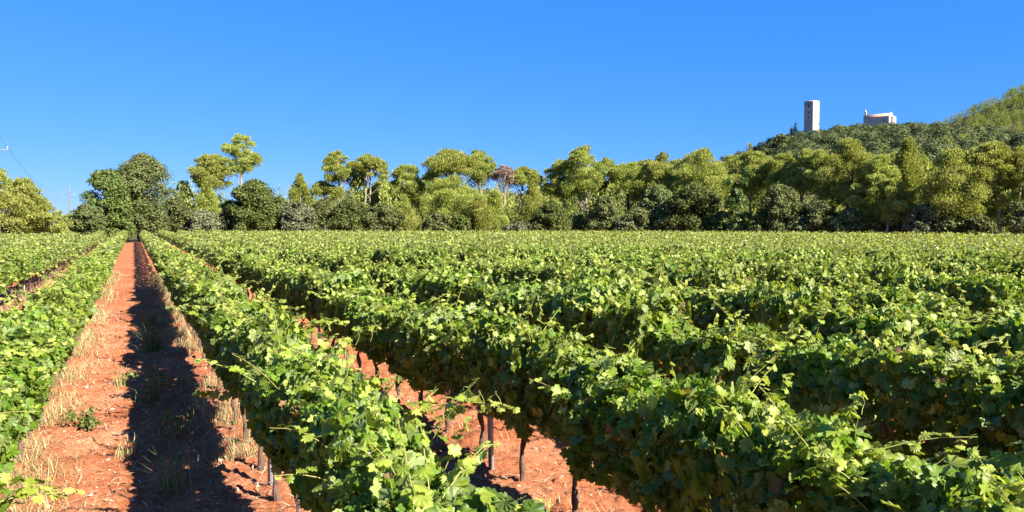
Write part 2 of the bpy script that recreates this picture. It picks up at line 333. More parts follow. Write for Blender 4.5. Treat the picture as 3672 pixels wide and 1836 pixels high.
def tree(kind, cx, top, bot, w, Y, label, shape, matk, name, group=None, n=None, size=None, lean=0., trunks=1, bark='bark', lobes_n=None, base_cx=None, extra=None, cat='tree', fill=1.0):
    x0 = px(cx if base_cx is None else base_cx, Y); z0 = float(gz(x0, Y))
    W = w * .39752 * Y / FPX; xc = px(cx, Y) - x0; zt = pz(top, Y) - z0; zb = pz(bot, Y) - z0
    zb = max(zb, .15)
    root = empty(name, (x0, Y, z0)); tag(root, label, cat, group)
    needle = shape in ('umbrella', 'pine', 'young', 'column') and matk in ('pine', 'dead', 'cypress')
    nl = lobes_n or {'umbrella': 24, 'pine': 26, 'young': 24, 'column': 9}.get(shape, 26)
    if shape != 'column': nl = int(nl * 1.9)
    if shape == 'mixed': L = None
    L = lobes_for(shape, W, zb, zt, nl)
    if shape in ('pine', 'umbrella', 'oak', 'bush'):  # stray twigs beyond the main outline
        E = L[rng.choice(len(L), max(3, len(L) // 5))].copy(); o = E[:, :3] - np.array([0, 0, (zb + zt) / 2]); E[:, :3] += o * rng.uniform(.05, .22, (len(E), 1)); E[:, 2] = np.minimum(E[:, 2], zt - .1); E[:, 3:5] *= .55; L = np.concatenate([L, E])
    L[:, 0] += xc
    if extra is not None:                           # further clumps: (cx, cy, w) read off the photo, at this tree's own depth
        E = np.array([(px(a, Y) - x0, rng.uniform(-.3, .3), pz(b, Y) - z0, .5 * c * .39752 * Y / FPX, .4 * c * .39752 * Y / FPX, .5) for a, b, c in extra]); L = np.concatenate([L, E])
    area = (L[:, 3] * (L[:, 3] + L[:, 4])).sum() * 5
    s = size or (.27 if needle else .25)
    dens = (1.5 if needle else 1.2) * fill
    nf = int(n or np.clip(area * dens / (s * s * (.2 if needle else .42)), 600, 34000))
    V, tn = clump_faces(L, nf, 'needle' if needle else 'leaf', s)
    link('crown', mesh('crown', V, [quads(nf)], tn), M[matk], root)
    mb = MB()
    for k in range(trunks):
        ox = (k - (trunks - 1) / 2) * W * .12
        tx, ty = xc + ox * 1.2 + rng.uniform(-.1, .1) * W * .3, rng.uniform(-.1, .1) * W
        tz = zb + (zt - zb) * (.72 if needle else .5); hgt = max(tz, .4)
        m = 9; t = np.linspace(0, 1, m)
        wob = np.sin(t * 5 + rng.uniform(0, 6)) * .02 * hgt * t + np.sin(t * 2.4 + rng.uniform(0, 6)) * .03 * hgt * t * (1 - t)
        P = np.stack([ox + (tx - ox) * t ** 1.2 + lean * hgt * t * (1 - t) + wob, ty * t, -.3 + (hgt + .3) * t], 1)
        r0 = np.clip(.016 * (zt + 2) / trunks ** .4 + .06, .05, .34); R = r0 * (1 - .72 * t)
        mb.tube(P, R, 7)
        for j in rng.choice(len(L), min(len(L), 9), replace=False):
            q = L[j, :3]; tt = np.clip((q[2] / hgt) - rng.uniform(.12, .3), .25, .95); f = tt * (m - 1); a = int(min(m - 2, f))
            p = P[a] + (P[a + 1] - P[a]) * (f - a); mid = (p + q) / 2 + np.array([0, 0, -.06 * np.linalg.norm(q - p)])
            mb.tube([p, mid, q], [r0 * .32, r0 * .2, r0 * .08], 5)
    mb.build('trunk', M[bark], root, True)
    return root

# ------------------------------------------------------------------ tower, chapel, mast, poles
def face_grid(mb, O, ux, uz, nrm, w, h, holes, depth=.6, thick=None):
    """wall face from O along ux (width) and uz (height) with rectangular holes cut; reveals go inwards"""
    O, ux, uz, nrm = (np.asarray(a, float) for a in (O, ux, uz, nrm))
    a = sorted({0, w, *[q for hh in holes for q in (hh[0], hh[2])]}); b = sorted({0, h, *[q for hh in holes for q in (hh[1], hh[3])]})
    P = lambda s, t, d=0: O + ux * s + uz * t - nrm * d
    for s0, s1 in zip(a, a[1:]):
        for t0, t1 in zip(b, b[1:]):
            if any(s0 >= q[0] - 1e-6 and s1 <= q[2] + 1e-6 and t0 >= q[1] - 1e-6 and t1 <= q[3] + 1e-6 for q in holes): continue
            mb.add([P(s0, t0), P(s1, t0), P(s1, t1), P(s0, t1)], [(0, 1, 2, 3)])
    for q in holes:
        c = [(q[0], q[1]), (q[2], q[1]), (q[2], q[3]), (q[0], q[3])]
        for k in range(4):
            (s0, t0), (s1, t1) = c[k], c[(k + 1) % 4]
            mb.add([P(s0, t0), P(s1, t1), P(s1, t1, depth), P(s0, t0, depth)], [(0, 1, 2, 3)])
def pane(O, ux, uz, nrm, q, depth, name, root, mat):
    O, ux, uz, nrm = (np.asarray(a, float) for a in (O, ux, uz, nrm)); mb = MB(); e = .05
    P = lambda s, t: O + ux * s + uz * t - nrm * (depth - .02)
    mb.add([P(q[0] - e, q[1] - e), P(q[2] + e, q[1] - e), P(q[2] + e, q[3] + e), P(q[0] - e, q[3] + e)], [(0, 1, 2, 3)])
    return mb.build(name, mat, root)

def tower():
    Yt = 530.; az = math.radians(20.5 + 180)
    s = Yt / FPX
    x, y = px(2037, Yt), Yt; z = 2.5 + (224 - 133.6) * s
    Ht = 31.4 * s; a = 14.2 * s / (math.cos(math.radians(35)) + math.sin(math.radians(35)))
    zg = z - 3; Ht += 3
    root = empty('stone_tower', (x, y, zg)); tag(root, 'tall square pale stone tower standing alone on the hilltop', 'tower')
    def vec(azm): return np.array([math.sin(azm), math.cos(azm), 0])
    nl = vec(az + math.radians(35)); nr = vec(az - math.radians(55))
    ul = np.cross([0, 0, 1], nl); ur = np.cross([0, 0, 1], nr)      # width directions, left to right seen from outside
    c = [np.zeros(3)] * 4
    mb = MB(); k = Ht - 3
    hl = [(a * .40, 3 + k * .80, a * .60, 3 + k * .875), (a * .42, 3 + k * .615, a * .57, 3 + k * .665), (a * .44, 3 + k * .475, a * .57, 3 + k * .52),
          (a * .56, 3 + k * .265, a * .66, 3 + k * .315), (a * .28, 3.0, a * .38, 3 + k * .055)]
    uz = [0, 0, 1]; taper = 0
    faces = [(nl, ul, hl), (nr, ur, []), (-nl, -ul, []), (-nr, -ur, [])]
    for nn, uu, hh in faces:
        O = nn * a / 2 - uu * a / 2
        face_grid(mb, O, uu, uz, nn, a, Ht - .9, hh)
    wl = mb.build('wall', M['stone_wall'], root)
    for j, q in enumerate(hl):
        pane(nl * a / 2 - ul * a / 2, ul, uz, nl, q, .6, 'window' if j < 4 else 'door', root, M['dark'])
    # parapet ring with slot marks, roof floor inside
    mb = MB(); t = .7
    for j, (nn, uu, hh) in enumerate(faces):
        rz = math.atan2(uu[1], uu[0]); p = nn * (a / 2 - t / 2 + .003)
        L = a if j % 2 == 0 else a - 2 * t
        mb.box((p[0], p[1], Ht - .9 + .45), (L + (.006 if j % 2 == 0 else 0), t, .9), rz)
    mb.add([nl * a / 2 * sx + nr * a / 2 * sy + np.array([0, 0, Ht - 1.0]) for sx, sy in ((-.98, -.98), (.98, -.98), (.98, .98), (-.98, .98))], [(0, 1, 2, 3)])
    mb.build('parapet', M['stone_wall'], root)
    for f in (.12, .26, .40, .54, .66):
        mb = MB(); p = nl * (a / 2 + .02) + ul * (a * (f - .5)); mb.box((p[0], p[1], Ht - 1.9), (.22, .3, 1.3), math.atan2(ul[1], ul[0])); mb.build('drain_slot', M['dark_bark'], root)
    for f, hgt, nn, uu in ((.35, .30, nl, ul), (.30, .27, nl, ul), (.4, .2, nl, ul), (.12, .15, nl, ul), (.85, .13, nl, ul), (.08, .47, nl, ul), (.08, .62, nl, ul), (.33, .36, nl, ul), (.38, .13, nl, ul),
                           (.3, .62, nr, ur), (.28, .50, nr, ur), (.35, .44, nr, ur)):
        mb = MB(); p = nn * (a / 2 - .14) + uu * (a * (f - .5)); mb.box((p[0], p[1], 3 + k * hgt), (.32, .3, .36), math.atan2(uu[1], uu[0])); mb.build('putlog_hole', M['dark'], root)
    for f, hgt, r in ((.36, .51, .5), (.82, .28, .75), (.70, .46, .4)):
        p = nr * (a / 2 + .1) + ur * (a * (f - .5))
        V, tn = clump_faces([(p[0], p[1], 3 + k * hgt, r, r, .5)], 60, 'leaf', .35); link('wall_plant', mesh('wall_plant', V, [quads(60)], tn), M['green'], root)
tower()

def chapel():
    Yc = 560.; s = Yc / FPX; x = px(2203, Yc); az = 25; psi = math.radians(16)
    z = pz(315, Yc) - 8; zoff = 8
    root = empty('stone_chapel', (x, Yc, z), -math.radians(24.5) - psi)  # local x along the nave (left to right), local -y faces the field
    tag(root, 'small pale stone chapel with bell gable on the wooded hilltop', 'chapel')
    L, Wd, He = 17.4, 7.0, zoff + 5.6; rg = He + 1.9
    mb = MB(); h1 = (L * .28, He - 3.4, L * .28 + .6, He - 2.6); h2 = (L * .76, He - 4.1, L * .76 + .6, He - 2.3)
    face_grid(mb, (-L / 2, -Wd / 2, 0), (1, 0, 0), (0, 0, 1), (0, -1, 0), L, He, [h1, h2], .5)
    face_grid(mb, (L / 2, Wd / 2, 0), (-1, 0, 0), (0, 0, 1), (0, 1, 0), L, He, [])
    for sx in (-1, 1):
        X0 = sx * L / 2
        mb.add([(X0, -Wd / 2, 0), (X0, Wd / 2, 0), (X0, Wd / 2, He), (X0, 0, rg), (X0, -Wd / 2, He)], t=[(0, 1, 2), (0, 2, 4), (4, 2, 3)])
    mb.build('wall', M['stone_pale'], root)
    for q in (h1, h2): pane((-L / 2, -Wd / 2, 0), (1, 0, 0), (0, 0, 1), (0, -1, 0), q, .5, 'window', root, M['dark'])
    mb = MB(); ov = .35; th = .22
    for sy in (-1, 1):
        e = np.array([0, sy * (Wd / 2 + ov), He - .2 + .05]); r = np.array([0, 0, rg + .05])
        a0 = [(-L / 2 - .1, *e[1:]), (L / 2 - .5, *e[1:]), (L / 2 - .5, *r[1:]), (-L / 2 - .1, *r[1:])]
        lo = np.array(a0); hi = lo + np.array([0, 0, th]); mb.add(np.concatenate([lo, hi]), [(0, 1, 2, 3), (4, 5, 6, 7), (0, 1, 5, 4), (1, 2, 6, 5), (2, 3, 7, 6), (3, 0, 4, 7)])
    mb.build('roof', M['roof_tile'], root)
    # right gable wall rises above the roof
    mb = MB(); x0, x1 = L / 2 - .49, L / 2 + .25
    prof = [(-Wd / 2 - .25, 0), (Wd / 2 + .25, 0), (Wd / 2 + .25, He + .55), (0, rg + .75), (-Wd / 2 - .25, He + .55)]
    v = [(x0, p, q) for p, q in prof] + [(x1, p, q) for p, q in prof]
    mb.add(v, [(k, (k + 1) % 5, (k + 1) % 5 + 5, k + 5) for k in range(5)], [(0, 1, 2), (0, 2, 4), (4, 2, 3), (5, 6, 7), (5, 7, 9), (9, 7, 8)])
    mb.build('gable', M['stone_pale'], root)
    # apse
    mb = MB(); n = 12; R = 2.5; an = np.linspace(-math.pi / 2, math.pi / 2, n); Ha = He - 1.0
    ring = lambda zz, rr: np.stack([L / 2 + .26 + np.cos(an) * rr * 1.15, np.sin(an) * rr, np.full(n, zz)], 1)
    v = np.concatenate([ring(0, R), ring(Ha, R)]); mb.add(v, [(k, k + 1, n + k + 1, n + k) for k in range(n - 1)])
    ap = mb.build('apse', M['stone_pale'], root, True)
    mb = MB(); v = np.concatenate([ring(Ha, R + .2), ring(Ha + .55, R * .8), ring(Ha + .95, R * .1)])
    mb.add(v, [(b + k, b + k + 1, b + n + k + 1, b + n + k) for b in (0, n) for k in range(n - 1)]); mb.build('apse_roof', M['roof_tile'], root, True)
    # bell gable on the left end
    mb = MB(); bx = -L / 2 + .75; zb = He + .2
    mb.box((bx, -1.2, zb + .5), (1.5, 1.5, 1.0)); mb.box((bx - .55, -1.2, zb + 2.2), (.4, 1.1, 2.4)); mb.box((bx + .55, -1.2, zb + 2.2), (.4, 1.1, 2.4))
    mb.box((bx, -1.2, zb + 3.65), (1.75, 1.35, .5))
    mb.add([(bx - .6, -1.7, zb + 3.9), (bx + .6, -1.7, zb + 3.9), (bx + .6, -.7, zb + 3.9), (bx - .6, -.7, zb + 3.9), (bx, -1.2, zb + 5.9)], t=[(0, 1, 4), (1, 2, 4), (2, 3, 4), (3, 0, 4)])
    bg_ = mb.build('bell_gable', M['stone_pale'], root)
    mb = MB(); mb.tube([(bx, -1.2, zb + 1.9), (bx, -1.2, zb + 2.2), (bx, -1.2, zb + 2.55), (bx, -1.2, zb + 2.75)], [.32, .26, .17, .04], 8); mb.build('bell', M['dark_bark'], bg_, True)
    mb = MB(); mb.box((bx, -1.2, zb + 6.4), (.06, .06, 1.1)); mb.box((bx, -1.2, zb + 6.5), (.5, .055, .06)); mb.build('cross', M['wire'], bg_)
chapel()

def mast():
    Ym = 536.; s = Ym / FPX; x = (1410 * .27887 - 512) * s; zb = float(gz(x, Ym)) - .3; zt = 2.5 + (224 - 169.5) * s - zb
    root = empty('antenna_mast', (x, Ym, zb)); tag(root, 'white phone antenna mast on the bare rocky hill behind the pines', 'antenna mast')
    mb = MB(); mb.tube([(0, 0, 0), (0, 0, zt * .5), (0, 0, zt * .93)], [.2, .16, .13], 8); mb.tube([(0, 0, zt * .9), (0, 0, zt)], .06, 5); mb.build('pole', M['white_paint'], root)
    for a in (0.3, 2.4, 4.5):
        mb = MB(); mb.box((math.cos(a) * .75, math.sin(a) * .75, zt * .78), (.3, .2, 1.9), a + 1.57); mb.box((math.cos(a) * .4, math.sin(a) * .4, zt * .78), (.6, .08, .08), a); mb.build('antenna_panel', M['white_paint'], root)
    mb = MB(); mb.tube([(.5, -.45, zt * .55), (.5, -.62, zt * .55)], [.5, .45], 10); mb.build('dish', M['white_paint'], root)
    mb = MB(); mb.box((-1.6, -.4, 1.4), (2.6, 1.8, 2.8)); mb.box((-1.6, -.4, 2.9), (2.9, 2.1, .18)); mb.build('equipment_cabin', M['white_paint'], root)
mast()

PTS = []
def pole(cx, top, Y, label, n_ins, H):
    x = px(cx, Y); root = empty('utility_pole', (x, Y, 0)); tag(root, label, 'utility pole', 'wooden poles of the power line')
    zt = pz(top, Y); mb = MB(); mb.tube([(0, 0, -.5), (0, 0, zt * .5), (0, 0, zt)], [.17, .14, .10], 9); mb.build('shaft', M['wood_pole'], root, True)
    za = zt - 1.6; mb = MB(); mb.box((0, -.16, za), (2.2, .07, .08), .35); mb.tube([(0, -.18, za - .6), (.55, .02, za - .06)], .025, 5); mb.tube([(0, -.18, za - .6), (-.55, -.34, za - .06)], .025, 5); mb.build('crossarm', M['wire'], root)
    P = []
    for q in ((-1.03, za + .06), (1.03, za + .06), (0, zt)):
        p = (q[0] * math.cos(.35), -.16 + q[0] * math.sin(.35) if q[0] else 0, q[1])
        mb = MB(); mb.tube([(p[0], p[1], p[2]), (p[0], p[1], p[2] + .1), (p[0], p[1], p[2] + .2), (p[0], p[1], p[2] + .28)], [.025, .045, .045, .02], 8); mb.build('insulator', M['glass_white'], root, True)
        P.append(np.array([x + p[0], Y + p[1], p[2] + .28]))
    return P
pa = pole(-3, 335, 78., 'weathered wooden power pole cut by the left edge', 3, 12)
pb = pole(177, 470, 165., 'slim wooden power pole standing behind the bushes, far left', 3, 10)
pc = [p + np.array([-14., 120., -2.]) for p in pb]
for j in range(3):
    mb = MB(); t = np.linspace(0, 1, 18)
    mb.tube(pa[j] + (pb[j] - pa[j]) * t[:, None] + np.array([0, 0, -3.0]) * (4 * t * (1 - t))[:, None], .010, 4)
    mb.tube(pb[j] + (pc[j] - pb[j]) * t[:, None] + np.array([0, 0, -2.5]) * (4 * t * (1 - t))[:, None], .010, 4)
    tag(mb.build('power_line', M['wire']), ('thin power wire on the nearer crossarm end, lower left of the pair', 'thin power wire on the farther crossarm end, lower right of the pair', 'thin power wire running from pole top to pole top')[j], 'power wire', 'wires between the two poles')

# ------------------------------------------------------------------ the wood along the far edge: every tree a thing (pixel readings of the photo, set at real depths)
def LD(cx): return float(line_depth((cx - 1288) * .39752))
U, P_, Yg, O_, B_ = 'umbrella', 'pine', 'young', 'oak', 'bush'
T = [  # shape, material, name, cx, top, bottom, width, depth offset, label, options
 (U, 'pine', 'pine_tree', -12, 412, 490, 95, 12, 'pine crown cut by the left edge of the photo', {}),
 (P_, 'pine', 'pine_tree', 62, 450, 592, 142, 2, 'big bushy round pine left of the slim power pole', dict(lobes_n=60)),
 (P_, 'pine', 'pine_tree', 140, 532, 594, 75, 1, 'low spreading young pine at the foot of the big bushy pine', dict(lobes_n=16)),
 (B_, 'oak', 'holm_oak', -8, 535, 594, 60, 1, 'dark shrub at the left edge under the bushy pine', {}),
 (B_, 'oak', 'shrub', 215, 512, 594, 100, 1, 'olive shrub just right of the slim power pole', {}),
 (P_, 'pine', 'pine_tree', 172, 538, 590, 60, 14, 'small pine in front of the slim power pole', dict(lobes_n=14)),
 (O_, 'green', 'oak_tree', 270, 420, 596, 138, 3, 'deep green oak left of the tallest olive oak at path end', dict(lobes_n=40, bark='dark_bark')),
 (O_, 'oak', 'oak_tree', 362, 384, 598, 188, 1, 'tallest broad olive green oak at the end of the path', dict(lobes_n=62, bark='dark_bark', trunks=2)),
 (P_, 'pine', 'pine_tree', 462, 454, 560, 62, 12, 'thin pale young pine right of the tallest oak', {}),
 (B_, 'oak', 'holm_oak', 452, 494, 584, 90, 2, 'dark evergreen oak right of the tallest oak', {}),
 (P_, 'pine', 'pine_tree', 534, 388, 476, 112, 10, 'round crowned pine left of the lone tall pine', dict(lobes_n=30)),
 (Yg, 'pine', 'pine_tree', 522, 455, 560, 84, 7, 'feathery young pine under the round crowned pine', {}),
 (B_, 'silver', 'shrub', 515, 526, 584, 100, 0, 'pale olive shrub under the feathery young pine', {}),
 (P_, 'pine', 'pine_tree', 608, 337, 438, 96, 12, 'lone tall slender pine rising above the left wood', dict(lobes_n=22, fill=.9, extra=[(640, 408, 34), (578, 378, 30), (590, 425, 26)])),
 (O_, 'green', 'holm_oak', 640, 448, 584, 138, 1, 'dense dark green oak below the lone tall pine', dict(lobes_n=44, bark='dark_bark')),
 (B_, 'oak', 'holm_oak', 575, 500, 584, 70, 3, 'dark bush between feathery pine and dense dark oak', {}),
 (B_, 'oak', 'holm_oak', 705, 492, 584, 80, 3, 'dark bush right of the dense dark oak', {}),
 (B_, 'silver', 'shrub', 748, 500, 584, 100, 0, 'silver grey shrub left of the three tall pines', dict(lobes_n=30)),
 (Yg, 'pine', 'pine_tree', 756, 438, 520, 76, 12, 'pale young pine behind the silver grey shrub', {}),
 (U, 'pine', 'pine_tree', 816, 455, 505, 78, 14, 'low flat crowned pine left of the three tall pines', {}),
 (P_, 'pine', 'pine_tree', 850, 380, 458, 78, 13, 'leftmost of the three tall pines with clump on trunk', dict(extra=[(852, 484, 30), (848, 494, 20)])),
 (P_, 'pine', 'pine_tree', 893, 405, 472, 66, 16, 'middle leaning pine of the three tall pines', dict(lean=.12)),
 (U, 'pine', 'pine_tree', 934, 378, 458, 86, 14, 'twin trunked tall pine, rightmost of the three', dict(trunks=2, base_cx=918)),
 (B_, 'oak', 'holm_oak', 812, 500, 584, 100, 2, 'brownish bush left of the twin trunked pine', {}),
 (B_, 'green', 'holm_oak', 882, 496, 584, 120, 1, 'broad dark green bush below the three tall pines', dict(lobes_n=34)),
 (B_, 'oak', 'holm_oak', 965, 508, 584, 120, 1, 'broad dark bush right of the twin trunked pine', dict(lobes_n=34)),
 (P_, 'pine', 'pine_tree', 962, 452, 540, 110, 18, 'wide pale pine behind the broad dark bush', {}),
 (P_, 'pine', 'pine_tree', 1026, 414, 510, 100, 11, 'dark curved trunk pine beside the antenna mast', dict(lean=.2, bark='dark_bark', base_cx=1066)),
 (Yg, 'pine', 'pine_tree', 1015, 495, 584, 100, 3, 'feathery young pine right of the broad dark bush', {}),
 (U, 'pine', 'pine_tree', 1140, 368, 470, 146, 10, 'broadest umbrella pine in the middle of the wood', dict(lobes_n=40, trunks=2, bark='dark_bark')),
 (P_, 'pine', 'pine_tree', 1200, 378, 452, 84, 9, 'pine with pale leaning trunk beside the broadest umbrella pine', dict(base_cx=1216)),
 (P_, 'pine', 'pine_tree', 1135, 446, 560, 140, 6, 'bushy pine below the broadest umbrella pine', dict(lobes_n=34)),
 (Yg, 'pine', 'pine_tree', 1205, 496, 584, 92, 3, 'pale young pine left of the dead pine', {}),
 (U, 'dead', 'dead_pine', 1266, 411, 462, 58, 9, 'dead pine with thin pinkish brown crown and pale trunk', dict(fill=.55, extra=[(1282, 462, 34)])),
 (U, 'pine', 'pine_tree', 1316, 417, 478, 82, 11, 'round topped pine right of the dead pine', dict(bark='dark_bark', base_cx=1300)),
 (B_, 'oak', 'shrub', 1100, 528, 584, 80, 0, 'olive bush at the foot of the broadest umbrella pine', {}),
 (B_, 'green', 'shrub', 1162, 540, 584, 50, 0, 'small blue green bush left of the dead pine', {}),
 (Yg, 'pine', 'pine_tree', 1245, 482, 584, 84, 5, 'thin young pine at the foot of the dead pine', {}),
 (Yg, 'pine', 'pine_tree', 1338, 462, 580, 88, 6, 'pale feathery pine right of the dead pine', {}),
 (B_, 'silver', 'shrub', 1308, 556, 586, 84, -1, 'low pale shrub at the field edge below the dead pine', {}),
 (O_, 'green', 'oak_tree', 1388, 506, 586, 128, 0, 'low fresh green oak left of the leaning pine trunks', dict(lobes_n=34)),
 (P_, 'pine', 'pine_tree', 1404, 402, 500, 84, 10, 'pine with leaning trunk left of the tallest middle pine', dict(base_cx=1440, fill=.9)),
 (P_, 'pine', 'pine_tree', 1460, 368, 490, 112, 8, 'tallest pine of the middle wood with several trunks', dict(trunks=2, lobes_n=38, base_cx=1476)),
 (P_, 'pine', 'pine_tree', 1528, 398, 500, 84, 13, 'yellow green pine right of the tallest middle pine', {}),
 (U, 'pine', 'pine_tree', 1580, 392, 490, 100, 11, 'flat topped pine with dark forked trunk', dict(bark='dark_bark')),
 (B_, 'oak', 'holm_oak', 1522, 488, 586, 100, 0, 'tall olive bush below the yellow green pine', dict(lobes_n=34)),
 (B_, 'silver', 'shrub', 1572, 540, 586, 60, -1, 'small grey bush right of the tall olive bush', {}),
 (P_, 'pine', 'pine_tree', 1666, 384, 470, 62, 18, 'small pine top above the pines near the middle', {}),
 (P_, 'pine', 'pine_tree', 1648, 404, 508, 124, 10, 'wide pine left of the big rounded pine', dict(lobes_n=34)),
 (P_, 'pine', 'pine_tree', 1760, 374, 506, 138, 9, 'big rounded pine left of the ivy covered tree', dict(lobes_n=46)),
 (O_, 'oak', 'holm_oak', 1655, 462, 586, 116, 3, 'olive holm oak with grey green domed crown', dict(lobes_n=44, bark='dark_bark')),
 (B_, 'oak', 'holm_oak', 1605, 518, 588, 96, 0, 'low round dark bush left of the domed holm oak', {}),
 (O_, 'green', 'oak_tree', 1745, 456, 588, 156, 2, 'wide dull green oak left of the ivy covered tree', dict(lobes_n=56, bark='dark_bark')),
 (B_, 'oak', 'holm_oak', 1680, 540, 588, 80, 0, 'low dark bush in front of the domed holm oak', {}),
 (P_, 'pine', 'pine_tree', 1888, 380, 486, 126, 14, 'bright yellow pine behind the ivy covered tree', dict(lobes_n=34)),
 (O_, 'ivy', 'ivy_covered_tree', 1852, 470, 588, 72, 0, 'half dead tree wrapped in bright green ivy', dict(lobes_n=30, trunks=3, extra=[(1868, 455, 26), (1830, 460, 24), (1872, 430, 20), (1890, 440, 18)])),
 (P_, 'pine', 'pine_tree', 1966, 386, 480, 98, 12, 'round yellow pine left of the tower foot slope', {}),
 (P_, 'pine', 'pine_tree', 2018, 374, 490, 90, 11, 'pine straight below the stone tower', {}),
 (O_, 'oak', 'holm_oak', 1962, 458, 590, 134, 2, 'large dark holm oak right of the ivy covered tree', dict(lobes_n=50, bark='dark_bark')),
 (B_, 'green', 'holm_oak', 1905, 540, 590, 70, 0, 'very dark bush at the foot of the ivy covered tree', {}),
 (O_, 'oak', 'holm_oak', 2058, 500, 590, 118, 2, 'dark spreading oak below the tower side pines', dict(bark='dark_bark')),
 (P_, 'pine', 'pine_tree', 2066, 378, 500, 96, 9, 'pine with dark left side, left of the tallest right pine', {}),
 (P_, 'pine', 'pine_tree', 2136, 351, 520, 138, 6, 'tallest bright pine of the right wood with forked dark trunk', dict(lobes_n=52, trunks=2, bark='dark_bark')),
 (P_, 'pine', 'pine_tree', 2204, 392, 570, 118, 4, 'hanging feathery pine right of the tallest right pine', dict(lobes_n=44)),
 (Yg, 'pine', 'pine_tree', 2280, 352, 510, 106, 7, 'pointed pine below the chapel', dict(lobes_n=40)),
 (P_, 'pine', 'pine_tree', 2248, 450, 560, 96, 2, 'slim straight trunk pine below the pointed pine', dict(base_cx=2226)),
 (B_, 'silver', 'shrub', 2322, 508, 590, 88, 1, 'blue grey bush right of the slim straight trunk', dict(lobes_n=34)),
 (B_, 'oak', 'holm_oak', 2140, 520, 592, 110, 2, 'dark bush under the tallest right pine', {}),
 (P_, 'pine', 'pine_tree', 2345, 420, 540, 100, 9, 'loose pine behind the blue grey bush', {}),
 (P_, 'pine', 'pine_tree', 2404, 374, 560, 146, 3, 'large dark hearted pine with two trunks, right side', dict(lobes_n=54, trunks=2, bark='dark_bark')),
 (U, 'pine', 'pine_tree', 2488, 350, 446, 104, 5, 'pale pine with long leaning bare trunk near right edge', dict(base_cx=2516, lobes_n=30)),
 (P_, 'pine', 'pine_tree', 2562, 368, 540, 100, 6, 'pine cut by the right edge of the photo', dict(lobes_n=40)),
 (P_, 'pine', 'pine_tree', 2485, 450, 570, 110, 8, 'loose pine behind the long leaning trunk', {}),
 (B_, 'oak', 'holm_oak', 2380, 530, 592, 80, 2, 'olive bush right of the blue grey bush', {}),
 (B_, 'oak', 'holm_oak', 2455, 535, 594, 90, 3, 'dark bush at the foot of the leaning trunk', {}),
 (O_, 'oak', 'holm_oak', 2565, 500, 594, 100, 1, 'dark oak in the corner below the right edge pine', {}),
 (P_, 'pine', 'pine_tree', 1836, 392, 500, 84, 24, 'pine peeping out behind the bare top of the ivy covered tree', {}),
 (P_, 'pine', 'pine_tree', 1926, 394, 500, 84, 26, 'pine between the two bright yellow pines, farther back', {}),
 (P_, 'pine', 'pine_tree', 2096, 392, 520, 84, 24, 'pine filling the gap left of the tallest right pine', {}),
 (P_, 'pine', 'pine_tree', 2245, 384, 520, 90, 22, 'pine between hanging feathery pine and pointed pine', {}),
 (P_, 'pine', 'pine_tree', 2325, 394, 530, 90, 20, 'pine right behind the pointed pine below the chapel', {}),
 (P_, 'pine', 'pine_tree', 2448, 372, 530, 94, 18, 'pine between the dark hearted pine and the pale leaning one', {}),
 (P_, 'pine', 'pine_tree', 2530, 392, 530, 80, 20, 'pine behind the bare leaning trunk at the right', {}),
 (P_, 'pine', 'pine_tree', 1704, 400, 500, 84, 24, 'pine between the wide pine and the big rounded pine', {}),
 (P_, 'pine', 'pine_tree', 1615, 402, 500, 80, 24, 'pine behind the forked flat topped pine', {}),
 (P_, 'pine', 'pine_tree', 1080, 430, 530, 90, 22, 'pine behind the curved dark trunk', {}),
 (P_, 'pine', 'pine_tree', 1360, 446, 540, 70, 24, 'small pine behind, between dead pine and tallest middle pine', {}),
 (B_, 'oak', 'holm_oak', 2240, 540, 592, 90, 3, 'dark undergrowth bush beside the slim straight trunk', {}),
 (B_, 'green', 'holm_oak', 1815, 530, 588, 70, 1, 'shaded bush left of the ivy covered trunk', {}),
 (B_, 'oak', 'holm_oak', 1450, 530, 586, 70, 3, 'dark bush behind the leaning pine trunks', {}),
 (B_, 'oak', 'holm_oak', 2010, 545, 590, 80, 1, 'low black green bush right of the large holm oak', {}),
 (B_, 'oak', 'holm_oak', 310, 520, 600, 70, 0, 'dark bush filling the foot of the two oaks', {}),
 (B_, 'oak', 'holm_oak', 400, 530, 598, 80, 0, 'dark bush at the path end under the tallest oak', {}),
]
for sh, mk, nm, cx, tp, bt, w, dy, lb, op in T:
    if mk == 'pine' and cx > 960: w *= 1.12
    tree(sh, cx, tp, bt, w, LD(cx) + dy, lb, sh, mk, nm, {'pine_tree': 'pines along the field edge', 'holm_oak': 'dark oaks and bushes along the field edge', 'shrub': 'pale shrubs along the field edge', 'oak_tree': 'green oaks along the field edge'}.get(nm), **op)
for cx, tp, bt, w, lb in ((1988, 320, 343, 7.5, 'smaller of two dark cypresses beside the tower'), (1997, 310, 343, 8.5, 'taller of two dark cypresses beside the tower')):
    tree('column', cx, tp, bt, w, 526, lb, 'column', 'cypress', 'cypress_tree', 'cypresses beside the tower', n=420, size=.8, bark='dark_bark')
tree('pine', 1883, 360, 395, 26, 430, 'small pine standing up from the hillside scrub, left slope', 'pine', 'pine', 'pine_tree', None, n=900, size=.7)
for cx, tp, bt, w, Yh, lb in ((2110, 315, 345, 62, 520, 'dark bushy oak on the ridge between tower and chapel'), (2168, 318, 342, 30, 540, 'small dark oak touching the left end of the chapel'),
                          (1962, 336, 358, 40, 515, 'dark oak on the ridge left of the cypresses'), (2414, 322, 366, 74, 500, 'large dark oak on the hill below the pine slope'), (2540, 330, 372, 70, 500, 'dark oak on the hill at the right edge')):
    tree('oak', cx, tp, bt, w, Yh, lb, 'oak', 'oak', 'holm_oak', 'oaks on the hill', n=2200, size=.9, bark='dark_bark')

